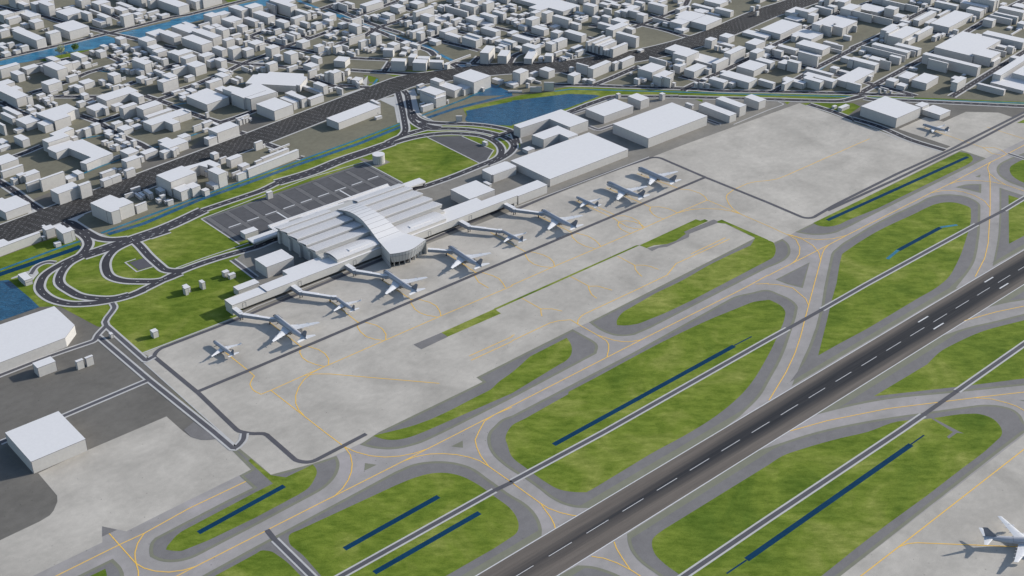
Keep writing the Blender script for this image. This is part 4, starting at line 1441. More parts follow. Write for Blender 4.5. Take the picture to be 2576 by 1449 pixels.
for s in ("@20 1445,752 2100,1340 @30 2360,120",): w.ribbon([p for p, _ in path(s)], 1.2, Z5+.05)
for s in ("@20 1435,655 2400,285 @21 0,190 @11 1700,970 2576,600 @12 0,650 1380,130", "#14 770,430 1300,210 1510,135 1520,120 1440,85", "#14 580,440 0,245", "#13 1250,520 1110,460", "#13 1160,440 1320,510"): w.ribbon([p for p, _ in path(s)], 1.9, Z5+.05+.0004*len(w.v)/8)
tag(w.build('kerb_strip', M['walk']), **ST)
# ------------------------------------------------------------------ town and airport buildings (survey: x, base y, top y, x left, x right, [turn])
ONES = 'zero one two three four five six seven eight nine ten eleven twelve thirteen fourteen fifteen sixteen seventeen eighteen nineteen'.split()
TENS = 'x x twenty thirty forty fifty sixty seventy eighty ninety'.split()
def word(n): return ONES[n] if n < 20 else (TENS[n//10] + ('-'+ONES[n % 10] if n % 10 else ''))
def solve(N0, u, xt, z, lo=.8, hi=400):
    """length along u from N0 at which the picture column xt is reached"""
    f = lambda t: px((N0.x+u.x*t, N0.y+u.y*t, z))[0]
    s = 1 if f(hi) > f(lo) else -1
    for _ in range(40):
        m = (lo+hi)/2
        if (f(m)-xt)*s > 0: hi = m
        else: lo = m
    return lo
def height(B, yt):
    lo, hi = 0, 250
    for _ in range(40):
        m = (lo+hi)/2
        if px((B.x, B.y, m))[1] > yt: lo = m
        else: hi = m
    return lo
def volume(tok, x, yb, yt, xl, xr, ang):
    B = at(*sheet(tok, x, yb)); h = max(2.2, height(B, sheet(tok, x, yt)[1]))
    u = Vector((math.cos(R(ang)), math.sin(R(ang)))); v = Vector((-u.y, u.x))
    a = max(2.5, solve(B, v, sheet(tok, xl, 0)[0], h)); c = max(2.5, solve(B, u, sheet(tok, xr, 0)[0], h))
    b2 = B.to_2d(); a = min(a, 160); c = min(c, 200)
    return [b2, b2+u*c, b2+u*c+v*a, b2+v*a], h
BL = []
def touch(P, Q):
    """do two convex footprints overlap"""
    for A_, B_ in ((P, Q), (Q, P)):
        for i in range(len(A_)):
            e = A_[i]-A_[i-1]; n = Vector((e.y, -e.x))
            if n.length < .01: continue
            n.normalize(); a = [n.dot(p) for p in A_]; b_ = [n.dot(p) for p in B_]
            if min(a) > max(b_)-.05 or min(b_) > max(a)-.05: return False
    return True
def add_building(vols, da):
    A = sum(abs(area(P)) for P, h in vols); h = max(h for P, h in vols)
    c = sum(vols[0][0], Vector((0, 0)))/len(vols[0][0]); sx, sy = px((c.x, c.y, h/2))
    cols = [px((p.x, p.y, z)) for P, hh in vols for p in P for z in (0, hh)]
    wpx = max(q[0] for q in cols)-min(q[0] for q in cols); hpx = max(q[1] for q in cols)-min(q[1] for q in cols)
    BL.append(dict(v=vols, A=A, h=h, c=c, s=(sx, sy), show=wpx*hpx, city=da != 0))
for line in BDATA.strip().split('\n'):
    if line[0] == '#': tk, da = line.split(); da = float(da); continue
    if line[0] == '@' or line[0] == '%': tk, da = line.split(); da = float(da); continue
    vols = []
    if line[0] == 'P':
        a_, b_ = line[1:].split(';'); pp = [tuple(float(v) for v in t.split(',')) for t in a_.split()]
        h_ = height(at(*sheet(tk, pp[0][0], float(b_))), sheet(tk, *pp[0])[1]); vols.append(([at(*sheet(tk, *q), h_).to_2d() for q in pp], h_))
    for part in ([] if line[0] == 'P' else line.split('|')):
        q = [float(t) for t in part.split()]
        if abs(q[3]-q[4]) < 12 or q[1]-q[2] < 8: continue
        vols.append(volume(tk, *q[:5], q[5] if len(q) > 5 else da))
    if not vols: continue
    groups_ = []
    for vv in vols:
        hit_ = [g_ for g_ in groups_ if any(touch(vv[0], w_[0]) for w_ in g_)]
        for g_ in hit_: groups_.remove(g_)
        groups_.append(sum(hit_, [])+[vv])
    for vols in groups_:
      add_building(vols, da)
def kind_of(d):
    A, h = d['A'], d['h']
    if A > 1500: return 'warehouse'
    if h > 11 or A > 520: return 'apartment_building'
    return 'house'
def near_line(c, pts): 
    best = 1e9
    for a, b_ in zip(pts[:-1], pts[1:]):
        t = max(0, min(1, (c-a).dot(b_-a)/max((b_-a).length_squared, .01))); best = min(best, (c-a-(b_-a)*t).length)
    return best
FARC = [p for p, _ in path("#00 0,950 1600,620 #01 0,350 1400,20")]; NARC = [p for p, _ in path("#01 2300,150 #02 0,230 440,400 1100,650 1700,930")]
APC = [p for p, _ in path("@10 0,1270 1100,880 @11 0,330 900,0 #12 900,420 1700,110 #03 640,1380 2576,1390 #04 1300,1430 %15 1456,50")]
INTER = path("#02 900,1200")[0][0]; PONDC = path("#13 200,150")[0][0]
def spot(d):
    c = d['c']
    if (c-INTER).length < 70: return 'by the big road junction'
    if (c-PONDC).length < 110: return 'near the large pond'
    k = [(near_line(c, HWY)-28, 'beside the wide highway'), (near_line(c, FARC)-14, 'beside the broad canal'), (near_line(c, NARC)-8, 'beside the narrow canal'), (near_line(c, APC)-8, 'along the airport ditch')]
    m = min(k)
    if m[0] < 38: return m[1]
    if not d['city']: return 'on the airport grounds'
    return 'in the white town'
def look(d):
    h, A = d['h'], d['A']; P = d['v'][0][0]; e = sorted([(P[1]-P[0]).length, (P[-1]-P[0]).length]); asp = e[1]/e[0]
    a = 'tall' if h > 14 else ('low' if h < 6 else 'mid-height')
    b_ = 'small' if A < 160 else ('large' if A > 1300 else 'white')
    c = 'angled' if len(P) > 4 else 'stepped' if len(d['v']) > 1 else ('long' if asp > 2.2 else ('narrow' if e[0] < 7 else ('square' if asp < 1.25 else 'oblong')))
    k = {'house': 'house', 'warehouse': 'hall', 'apartment_building': 'block'}[kind_of(d)]
    return f'{a} {b_} {c} {k}'
SPECIAL = {}
byk = {}
for d in sorted(BL, key=lambda d: -d['show']): byk.setdefault(kind_of(d), []).append(d)
used = set(); masses = []
for k, L in byk.items():
    for i, d in enumerate(L):
        if i >= 290: masses.append(d)
        else: d['solo'] = True
def building_mesh(b, rf, d, zo=0.0):
    for i, (P, h) in enumerate(d['v']):
        h = h+zo+.037*i; P = P if area(P) > 0 else P[::-1]
        b.prism(P, -.5, h-.5, 0, False)
        Q = inset(P, -.06)
        rf.prism(Q, h-.5, h, 1, True, 0)
        for j, p in enumerate(P):        # thin corner trims
            if (P[j]-P[j-1]).cross(P[(j+1) % len(P)]-P[j]) <= 0: continue
            c = P[j]; u = (P[(j+1) % len(P)]-c).normalized(); v_ = (P[j-1]-c).normalized(); o = c-(u+v_)*.03
            b.prism([o, o+u*.34, o+u*.34+v_*.34, o+v_*.34], 0, h-.51, 1, False)
GRP = {'house': 'small white houses of the town', 'apartment_building': 'white blocks of the town', 'warehouse': 'large white halls'}
for k, L in byk.items():
    for n_, d in enumerate(L):
        if not d.get('solo'): continue
        c = d['c']; r = empty(k, (c.x, c.y, 0)); 
        for i in range(len(d['v'])): d['v'][i] = ([p-c for p in d['v'][i][0]], d['v'][i][1])
        b, rf = MB(), MB(); building_mesh(b, rf, d, .0031*(n_ % 23))
        b.build('wall', [M['wall'], M['edge']], r); rf.build('roof', [M['roof'], M['edge']], r)
        xs, ys = d['s'][0]/2576*100, d['s'][1]/1449*100; xi, yi = int(round(xs)), int(round(ys)); sp, lk = spot(d), look(d)
        tries = [(xi, yi)]+[(xi+a, yi+e) for a, e in ((1, 0), (-1, 0), (0, 1), (0, -1), (1, 1), (-1, -1))]
        for a, e in tries:
            lab = f'{lk} {sp}, {word(max(0, min(99, a)))} percent across, {word(max(0, min(99, e)))} down'
            if lab not in used: break
        used.add(lab); tag(r, lab, k.replace('_', ' '), GRP[k] if d['city'] else 'airport side buildings')
if masses:
    b, rf = MB(), MB()
    for i, d in enumerate(masses): building_mesh(b, rf, d, .0029*(i % 31))
    o = b.build('house_cluster', [M['wall'], M['edge']]); tag(o, 'mass of the smallest white houses scattered through the town', 'houses', kind='stuff')
    rf.build('roof', [M['roof'], M['edge']], o)
print('BUILDINGS', {k: len(v) for k, v in byk.items()}, 'mass', len(masses))
# big cut-corner hall, tank
def prism_building(name, pts, h, label, cat):
    c = sum(pts, Vector((0, 0)))/len(pts); r = empty(name, (c.x, c.y, 0)); P = [p-c for p in pts]
    if area(P) < 0: P = P[::-1]
    b = MB(); b.prism(P, -.5, h-.4, 0, False); b.build('wall', [M['wall'], M['edge']], r)
    b = MB(); b.prism(inset(P, -.08), h-.4, h, 1, True, 0); b.build('roof', [M['roof'], M['edge']], r)
    return tag(r, label, cat, 'airport side buildings')
hh = height(at(*sheet('@20', 675, 593)), sheet('@20', 655, 500)[1])
prism_building('hangar', [at(*sheet('@20', x, y), hh).to_2d() for x, y in ((-300, 470), (545, 183), (750, 372), (655, 500), (-300, 865))], hh, 'huge low hangar with a cut corner, beside the dark pond at the photo edge', 'hangar')
t = empty('storage_tank', (947.2, 1368.5, 0)); b = MB(); b.cyl(0, 0, 8.6, -.5, 12.4, 36, 0); 
for i in range(18):
    a = 2*math.pi*i/18; b.prism([Vector((8.62*math.cos(a+e*.012), 8.62*math.sin(a+e*.012))) for e in (-1, 1)]+[Vector((8.3*math.cos(a), 8.3*math.sin(a)))], 0, 12.4, 1, False)
b.build('shell', [M['wall'], M['edge']], t); b = MB(); b.cyl(0, 0, 8.75, 12.4, 12.8, 36, 1, 0); b.build('roof', [M['roof'], M['edge']], t)
tag(t, 'round white storage tank on a paved pad beside the car park corner', 'tank')
# ------------------------------------------------------------------ passenger terminal
T = empty('airport_terminal', (803, 1200, 0)); tag(T, 'long white passenger terminal with stepped ribbed roofs and a raised curved spine', 'terminal')
OX, OY = 803, 1200
class TB(MB):
    def build(s, name, mats, parent=T, smooth_=False):
        s.v = [(x-OX, y-OY, z) for x, y, z in s.v]; return MB.build(s, name, mats, parent, smooth_)
def profile_roof(b, x0, x1, prof, thick, nrib=0, m=0, me=1, mr=None):
    """roof shell: prof = [(y, z)] back to front, extruded along x; ribs are thin battens"""
    top = [(y, z) for y, z in prof]; bot = [(y, z-thick) for y, z in prof[::-1]]; ring = top+bot; n = len(ring); k = len(b.v)
    for x in (x0, x1): b.v += [(x, y, z) for y, z in ring]
    for i in range(n):
        j = (i+1) % n; b.f.append((k+i, k+j, k+n+j, k+n+i)); b.m.append(m)
    t_ = len(top)
    for i in range(t_-1):
        a, c = i, i+1; e, f_ = n-1-i, n-2-i
        b.f.append((k+a, k+e, k+f_, k+c)); b.m.append(me); b.f.append((k+n+a, k+n+c, k+n+f_, k+n+e)); b.m.append(me)
    for i in range(nrib):
        t = (i+.5)/nrib*(t_-1); q = int(t); f_ = t-q; y = top[q][0]*(1-f_)+top[min(q+1, t_-1)][0]*f_; z = top[q][1]*(1-f_)+top[min(q+1, t_-1)][1]*f_
        b.box(x0+.3, x1-.3, y-.13, y+.13, z-.1, z+.16, m if mr is None else mr)
M['rib'] = paint('roof_rib', (.42, .43, .46), .7, .04)
M['face'] = paint('roof_riser', (.4, .4, .4), .7, .04)  # risers greyer than the roof: shade of the upright faces is in the colour
steps = [(1260, 1246.5, 19.9, 22.8), (1246.5, 1229, 20.6, 24.2), (1229, 1207, 21.2, 24.6), (1207, 1187, 21.0, 24.2), (1187, 1167.3, 20.8, 23.8)]
for (y0, y1, z0, z1), nr in zip(steps, (5, 6, 13, 12, 12)):
    for x0, x1 in ((709, 792 if y0 < 1255 else 785), (818 if y0 < 1255 else 826, 902)):
        b = TB(); prof = []
        for i in range(9):
            t = i/8; prof.append((y0+(y1-y0)*t, z0+(z1-z0)*(.55*t+.45*math.sin(t*math.pi/2))))
        profile_roof(b, x0, x1, prof, .45, nr, 0, 1, 2); b.box(x0+.1, x1-.1, y1+.08, y1+.5, z1-3.1, z1-.46, 3)
        b.build('roof_bay', [M['roof'], M['edge'], M['rib'], M['face']])
# hall body, dark clerestory band and buttresses
b = TB(); b.box(712.5, 899, 1168.6, 1257, -.5, 18.6, 0); b.build('wall', [M['term_wall']])
b = TB(); b.box(710.2, 901.3, 1168, 1258, 18.6, 20.4, 0); b.build('eaves_band', [M['term_wall']])
for y in (1252, 1228, 1205, 1183):
    b = TB(); b.box(709.4, 712.6, y-2.2, y+2.2, -.5, 17, 0); b.build('buttress', [M['term_wall']])
# front hall roofs and pier
for x0, x1 in ((722, 790), (818, 888)):
    b = TB(); prof = [(1168.5-27.3*t/10, 17.2+1.2*(t/10)+2.2*math.sin(math.pi*(t/10)**.9)) for t in range(11)]
    profile_roof(b, x0, x1, prof, .5, 15, 0, 1, 2); b.box(x0+.2, x1-.2, 1141.3, 1168, 13.8, 17.4, 3)
    xm = x0+22 if x0 < 800 else x0+18
    b.box(xm, xm+34, 1147, 1153, 18.4, 20.35, 0)
    b.build('front_roof', [M['roof'], M['edge'], M['rib'], M['term_wall']])
b = TB(); b.box(712, 900, 1160, 1169, -.5, 17.0, 0); b.build('wall', [M['term_wall']])
b = TB()
b.prism([Vector(p) for p in ((577, 1138), (1004, 1138), (1004, 1156.4), (959, 1156.8), (959.6, 1168.5), (884, 1169.5), (884, 1160), (722, 1160), (722, 1168.2), (662.4, 1168.2), (662.4, 1156.5), (577, 1154.5))], 4.6, 13.7, 0, False, None, True)
b.build('pier_wall', [M['term_wall']])
b = TB(); b.prism([Vector(p) for p in ((577, 1137.9), (623, 1137.9), (623, 1154.6), (577, 1154.6))], 12.6, 13.1, 1, True, 0)
b.prism([Vector(p) for p in ((623, 1137.9), (1004.1, 1137.9), (1004.1, 1156.5), (959, 1156.9), (959.7, 1168.6), (884, 1169.6), (884, 1160), (722, 1160), (722, 1168.3), (662.3, 1168.3), (662.3, 1156.6), (623, 1155.6))], 13.7, 14.05, 1, True, 0)
b.build('pier_roof', [M['roof'], M['edge']])
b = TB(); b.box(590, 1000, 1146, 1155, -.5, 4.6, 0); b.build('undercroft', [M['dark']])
b = TB(); b.box(577.2, 580, 1138.2, 1154, -.5, 4.6, 0); b.box(999, 1003.8, 1138.2, 1156, -.5, 4.6, 0); b.build('end_wall', [M['term_wall']])
for x in (590, 664, 742, 856, 922):
    b = TB(); 
    for a, c, e, f_ in ((x, x+.35, 5.2, 11.2), (x+4.2, x+4.55, 5.2, 11.2)): b.box(a, c, 1137.85, 1138.2, e, f_)
    b.box(x+.35, x+4.2, 1137.85, 1138.2, 10.85, 11.2); b.build('door_frame', [M['edge']])
# curved spine
def spine_z(y): 
    P = [(1138, 20), (1145, 20.9), (1150, 22.4), (1156, 24.4), (1163, 26.6), (1170, 28.4), (1178, 30), (1187, 31), (1196, 31.3), (1205, 31), (1214, 30), (1223, 28.2), (1232, 26), (1240, 23.6), (1246, 22)]
    for (a, za), (c, zc) in zip(P, P[1:]):
        if y <= c: return za+(zc-za)*(y-a)/(c-a)
    return P[-1][1]
def lerp(y, P):
    if y <= P[0][0]: return P[0][1]
    for (a, za), (c, zc) in zip(P, P[1:]):
        if y <= c: return za+(zc-za)*(y-a)/(c-a)
    return P[-1][1]
LX = [(1138, 783.7), (1152, 785.7), (1162, 787), (1174, 788.8), (1188, 791.2), (1203, 792.6), (1221, 794.2), (1246, 794)]
RX = [(1138, 823), (1143, 819.6), (1155, 818.2), (1168, 817.5), (1181, 817.4), (1196, 817.7), (1217, 818.8), (1246, 820)]
ys = [1138+i*(1246-1138)/36 for i in range(37)]
b = TB(); k = 0
for y in ys:
    z = spine_z(y); a, c = lerp(y, LX), lerp(y, RX)
    b.v += [(a, y, z), (c, y, z), (c, y, z-.6), (a, y, z-.6)]
for i in range(36):
    q = i*4
    for e, mi in (((q, q+1, q+5, q+4), 0), ((q+1, q+2, q+6, q+5), 1), ((q+2, q+3, q+7, q+6), 0), ((q+3, q, q+4, q+7), 1)): b.f.append(e); b.m.append(mi)
b.f += [(3, 2, 1, 0), (144, 145, 146, 147)]; b.m += [1, 1]
for i in range(3, 36, 3):
    y = ys[i]; z = spine_z(y); a, c = lerp(y, LX), lerp(y, RX); b.bar((a+.05, y, z+.03), (c-.05, y, z+.03), .28, .12, 1)
b.build('spine_roof', [M['roof'], M['edge']])
for X, s in ((LX, 1), (RX, -1)):
    b = TB()
    for i in range(36):
        y0, y1 = ys[i], ys[i+1]; a0, a1 = lerp(y0, X)+s*1.2, lerp(y1, X)+s*1.2; z0, z1 = spine_z(y0)-.55, spine_z(y1)-.55
        b.add([(a0, y0, 12), (a1, y1, 12), (a1, y1, z1), (a0, y0, z0)], [(0, 1, 2, 3)], 0)
        if i % 2 == 0: b.bar((a0-s*.06, y0, 12), (a0-s*.06, y0, z0), .22, .22, 1)
    b.build('spine_wall', [M['term_wall'], M['edge']])
# fan-shaped lounge at the airside end of the spine
FR = [(776.2, 1109.2), (780, 1107), (786, 1104.4), (792, 1102.6), (798.8, 1101.6), (806, 1102), (814.6, 1104.4), (821, 1106.8), (827.2, 1109), (831.5, 1109.9)]
def sm(P, n=3):
    return [p for p in smooth([(Vector(q), False) for q in P], False, n)]
fr = sm(FR); top = [Vector((783.7, 1138.2))]+fr+[Vector((823, 1138.2))]
b = TB(); b.prism([p for p in top], 19.45, 20.0, 1, True, 0); b.build('lounge_roof', [M['roof'], M['edge']])
C0 = Vector((803, 1128)); low = [C0+(p-C0)*.86 for p in fr]; mid = [C0+(p-C0)*.985 for p in fr]
b = TB()
for A_, za, B_, zb in ((fr, 19.5, mid, 15.6), (mid, 15.6, low, 6.0)):
    for i in range(len(fr)-1):
        b.add([(B_[i].x, B_[i].y, zb), (B_[i+1].x, B_[i+1].y, zb), (A_[i+1].x, A_[i+1].y, za), (A_[i].x, A_[i].y, za)], [(0, 1, 2, 3)], 0)
for i in range(0, len(fr), 2):
    for A_, za, B_, zb in ((fr, 19.5, mid, 15.6), (mid, 15.6, low, 6.0)):
        n_ = (fr[i]-C0).normalized()*.06; b.bar((A_[i].x+n_.x, A_[i].y+n_.y, za), (B_[i].x+n_.x, B_[i].y+n_.y, zb), .2, .2, 1)
for i in range(len(fr)-1): 
    n_ = (fr[i]-C0).normalized()*.06; b.bar((mid[i].x+n_.x, mid[i].y+n_.y, 15.6), (mid[i+1].x+n_.x, mid[i+1].y+n_.y, 15.6), .22, .22, 1)
b.flat(low[::-1], 6.0, 0)
b.build('lounge_glazing', [M['glass'], M['edge']])
b = TB()
for s_, p, q in ((0, Vector((783.9, 1138)), fr[0]), (1, fr[-1], Vector((822.8, 1138)))):
    b.add([(p.x, p.y, 0), (q.x, q.y, 0), (q.x, q.y, 19.45), (p.x, p.y, 19.45)], [(0, 1, 2, 3)], 0)
    d = (q-p).normalized(); n_ = Vector((d.y, -d.x))*.05
    b.bar((p.x+n_.x, p.y+n_.y, 6.5), (q.x+n_.x, q.y+n_.y, 6.5), .22, .22, 1)
b.box(786, 821, 1120, 1138, -.5, 19, 0)
b.build('lounge_wall', [M['term_wall'], M['edge']])
for p in low[2:-1:4]:
    b = TB(); d = (p-C0).normalized(); a = p-d*3.2; b.bar((a.x, a.y, 3), (p.x-d.x*.3, p.y-d.y*.3, 3), .6, 6.4, 0); b.build('fin_column', [M['term_wall']])
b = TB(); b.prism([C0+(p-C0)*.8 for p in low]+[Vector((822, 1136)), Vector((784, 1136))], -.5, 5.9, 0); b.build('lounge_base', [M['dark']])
# landside canopy and walkways
b = TB(); b.box(716.6, 903, 1261, 1285.5, 7.2, 8, 0); b.build('canopy', [M['roof']])
b = TB(); b.box(716.4, 903.2, 1285.6, 1288.4, 6.6, 9.4, 0); b.build('canopy_parapet', [M['roof']])
b = TB(); b.box(716.8, 903, 1284.3, 1285.5, 0, 7.2, 0); b.build('canopy_wall', [M['term_wall']])
b = TB()
for x0, x1 in ((740, 768), (815, 852)): b.prism([Vector(p) for p in ((x0, 1279), (x0+26, 1279), (x0+20, 1284), (x0+6, 1284))], 8.02, 8.1, 0)
b.build('canopy_slot', [M['face']])
b = TB(); b.box(785, 826, 1246, 1280, 8, 9.3, 0); b.build('entrance_roof', [M['roof']])
for x0, x1, lx in ((679, 716, 680.5), (903, 948.5, 945.5)):
    b = TB(); b.box(x0, x1, 1262.6, 1276.6, 6.4, 8, 0); b.build('walkway_roof', [M['roof']])
    b = TB(); b.box(x0+.5, x1, 1262.9, 1263.2, 5.2, 6.4, 0); b.box(x0+.5, x1, 1276, 1276.3, 5.2, 6.4, 0); b.build('walkway_beam', [M['term_wall']])
    for y in (1264, 1275.2):
        b = TB(); b.box(lx, lx+2.2, y-.9, y+.9, 0, 6.4, 0); b.build('walkway_column', [M['edge']])
# ------------------------------------------------------------------ boarding bridges
M['bridge'] = paint('bridge_shell', (.28, .3, .345), .6, .05); M['bridge_top'] = paint('bridge_roof', (.72, .73, .76), .6, .04); M['metal'] = paint('dark_steel', (.05, .05, .055), .5, .1)  # shell colour carries the bluish shade of the bridge sides, roof stays pale
def bridge(x, y, cab, label, straight=False):
    r = empty('boarding_bridge', (x, y, 0)); V = lambda p, z: (p[0]-x, p[1]-y, z)
    def part(name, a, c, w, z0, z1, z0b=None):
        z0b = z0 if z0b is None else z0b; h = z1-z0
        b = MB(); b.bar(V(a, z0+h/2), V(c, z0b+h/2), w, h, 0); b.bar(V(a, z0+h+.12), V(c, z0b+h+.12), w+.1, .25, 1)
        b.bar(V(a, z0+.4), V(c, z0b+.4), w+.06, .18, 2); b.build(name, [M['bridge'], M['bridge_top'], M['edge']], r)
    a = Vector((x, y)); c = Vector(cab); d = (c-a).normalized(); L = (c-a).length
    if not straight:
        part('fixed_tunnel', (x, 1137.9), (x, y+1.5), 5.8, 4.4, 9.6)
        b = MB(); b.cyl(0, 0, 2.7, 4.2, 9.0, 16, 0, 1); b.build('rotunda', [M['bridge'], M['bridge_top']], r)
        for dx in (-1.6, 1.6):
            b = MB(); b.box(dx-.35, dx+.35, -.35, .35, 0, 4.3, 0); b.build('leg', [M['metal']], r)
    m = a+d*(L*.52)
    part('outer_tunnel', tuple(a+d*2.4), tuple(m), 4.2, 4.6, 8.3, 4.3)
    part('inner_tunnel', tuple(m-d*.5), tuple(c-d*2.6), 3.5, 4.4, 7.8, 3.9)
    b = MB(); q = V(c-d*1.6, 0); b.cyl(q[0], q[1], 2.3, 3.5, 7.9, 12, 0, 1); b.build('cab', [M['bridge'], M['bridge_top']], r)
    e = Vector((c.x+1.9, c.y-1.0)); b = MB(); b.bar(V(c-d*1.2, 5.7), V(e, 5.7), 4.0, 3.9, 0); b.bar(V(c-d*1.2, 7.75), V(e, 7.75), 4.1, .2, 1); b.build('canopy_hood', [M['bridge'], M['bridge_top']], r)
    b = MB(); w_ = c-d*(5.5 if not straight else 6)
    for s in (-1, 1):
        n_ = Vector((-d.y, d.x))*s*1.3; q = V(w_+n_, 0); b.box(q[0]-.25, q[0]+.25, q[1]-.25, q[1]+.25, .6, 4.2, 0)
        b.cyl(q[0], q[1], .6, 0.1, .8, 10, 0)
    b.build('drive_leg', [M['metal']], r)
    return tag(r, label, 'boarding bridge', 'boarding bridges of the terminal')
bridge(579.3, 1123.6, (602.3, 1091.4), 'boarding bridge at the open-lawn end of the pier, serving the first jumbo')
bridge(656.8, 1121.4, (680.5, 1087.4), 'boarding bridge serving the small jet between the first two jumbos')
bridge(732.7, 1122.4, (755.2, 1087.5), 'boarding bridge just beside the rounded lounge, on its lawn side')
bridge(830.0, 1109.0, (851.2, 1086.5), 'short boarding bridge leaving the rounded glass lounge itself', True)
bridge(907.8, 1120.6, (932.0, 1087.6), 'boarding bridge serving the small jet beyond the rounded lounge')
bridge(983.0, 1119.2, (1004.6, 1088.5), 'boarding bridge at the hangar end of the pier, serving the last docked jumbo')
# ------------------------------------------------------------------ airliners
M['jet'] = paint('aircraft_skin', (.4, .415, .46), .38, .04, .5); M['jet_low'] = paint('aircraft_belly', (.16, .17, .2), .45, .05, .5); M['wingm'] = paint('wing_skin', (.78, .785, .8), .45, .04, .5)
M['fin'] = paint('fin_shade_tone', (.16, .175, .215), .45, .05, .5); M['pane'] = paint('cockpit_pane', (.02, .02, .025), .2, .05, .6); M['engine'] = paint('engine_cowl', (.4, .42, .46), .4, .05, .5)  # fin toned dark: the shade on its side is painted in
def airfoil(b, stations, m=0, vert=False, m_edge=None):
    """stations: (span, y lead, chord, z, thickness)"""
    rings = []
    for sp, yl, ch, z, th in stations:
        P = []
        for t, k in ((0, 0), (.08, .55), (.3, 1), (.6, .8), (1, .05)): P.append((yl-ch*t, th*k/2))
        Q = [(y, -w) for y, w in P[::-1][:-1]]
        ring = [((sp, y, z+w) if not vert else (w, y, sp)) for y, w in P+Q]
        rings.append(ring)
    b.tube(rings, m)
def jet(kind):
    big = kind == 'jumbo_jet'; r = empty(kind); Lf = 67 if big else 42; rad = 3.25 if big else 2.15; zc = 6.2 if big else 4.2
    # nose at y = 0, tail at y = -Lf
    b = MB(); rings = []; nn = 18
    st = [(0, .05, -.5), (.008, .3, -.42), (.02, .52, -.3), (.04, .74, -.18), (.07, .92, -.06), (.1, 1, 0), (.3, 1, 0), (.6, 1, 0), (.68, .97, .04), (.78, .82, .16), (.88, .58, .34), (.95, .35, .5), (1, .12, .62)]
    for t, k, dz in st:
        ring = []; y = -Lf*t; hump = 0
        if big: hump = .55*max(0, min(1, (t-.01)/.05))*max(0, min(1, (.36-t)/.12)) if t < .36 else 0
        for i in range(nn):
            a = 2*math.pi*i/nn; s_, c_ = math.sin(a), math.cos(a)
            z = c_*k*rad; 
            if c_ > 0 and hump: z += hump*rad*c_*k
            ring.append((s_*k*rad*(1-(.18*max(0, c_) if hump else 0)), y, zc+dz*rad+z))
        rings.append(ring)
    if big:
        pass
    b.tube(rings[::-1], 0)
    # belly faces darker: underside shade put into the colour
    for i, f in enumerate(b.f):
        if len(f) == 4:
            c = [b.v[q] for q in f]; y = sum(p[1] for p in c)/4; z = sum(p[2] for p in c)/4
            t = -y/Lf; ax = zc+lerp(t, [(q[0], q[2]*rad) for q in st])
            if z < ax-.45*rad*lerp(t, [(q[0], q[1]) for q in st]): b.m[i] = 1
    b.build('fuselage', [M['jet'], M['jet_low']], r, True)
    b = MB(); w = rad*1.01
    for s in (-1, 1):
        b.bar((s*w, -Lf*.1, zc+.25*rad), (s*w, -Lf*.62, zc+.25*rad), .1, .32, 0)
        if big: b.bar((s*w*.83, -Lf*.06, zc+1.0*rad), (s*w*.83, -Lf*.22, zc+1.0*rad), .5, .28, 0)
    b.build('window_band', [M['jet_low']], r)
    b = MB(); y0 = -Lf*(.022 if big else .025); zt = zc+rad*(.72 if big else .28)
    for s in (-1, 1): b.bar((s*.15, y0+.3, zt), (s*rad*.6, y0-1.0, zt), .9, .7, 0)
    b.build('cockpit_window', [M['pane']], r)
    b = MB(); 
    for t in ((.17, .62) if big else (.14, .66)):
        ring = [(math.sin(2*math.pi*i/nn)*rad*1.006, -Lf*t, zc+math.cos(2*math.pi*i/nn)*rad*1.006) for i in range(nn)]
        for i in range(nn): 
            if not (big and t < .3 and i in (0, 1, nn-1, 2, nn-2)): b.bar(ring[i], ring[(i+1) % nn], .16, .1, 0)
    b.build('panel_seam', [M['edge']], r)
    # wings
    if big: W = [(0, -21, 15.5, zc-1.9, 1.5), (rad, -22.5, 14.5, zc-1.85, 1.4), (12, -31.5, 8.8, zc-.9, .8), (29.8, -44, 3.6, zc+1.4, .35)]
    else: W = [(0, -13.8, 9, zc-1.3, 1.0), (rad, -14.8, 8, zc-1.25, .9), (7.5, -18.3, 5, zc-.8, .5), (18.4, -24.6, 2.0, zc+.4, .22)]
    for s in (-1, 1):
        b = MB(); airfoil(b, [(s*a, y, c, z, t) for a, y, c, z, t in W]); wg = b.build('wing', [M['wingm']], r)
        fx = (7.5, 12, 17, 22.5) if big else (5, 8.5, 12.5)
        for x in fx:
            y = lerp(x, [(q[0], q[1]-q[2]) for q in W]); z = lerp(x, [(q[0], q[3]) for q in W]); f = MB()
            f.bar((s*x, y+2.2, z-.45), (s*x, y-1.5 if big else y-.8, z-.35), .5 if big else .35, .6 if big else .45, 0, .15); f.build('flap_fairing', [M['wingm']], wg)
        if not big:
            f = MB(); f.bar((s*18.4, -25, zc+.5), (s*18.7, -26.6, zc+1.9), .15, 1.2, 0, .1); f.build('winglet', [M['wingm']], wg)
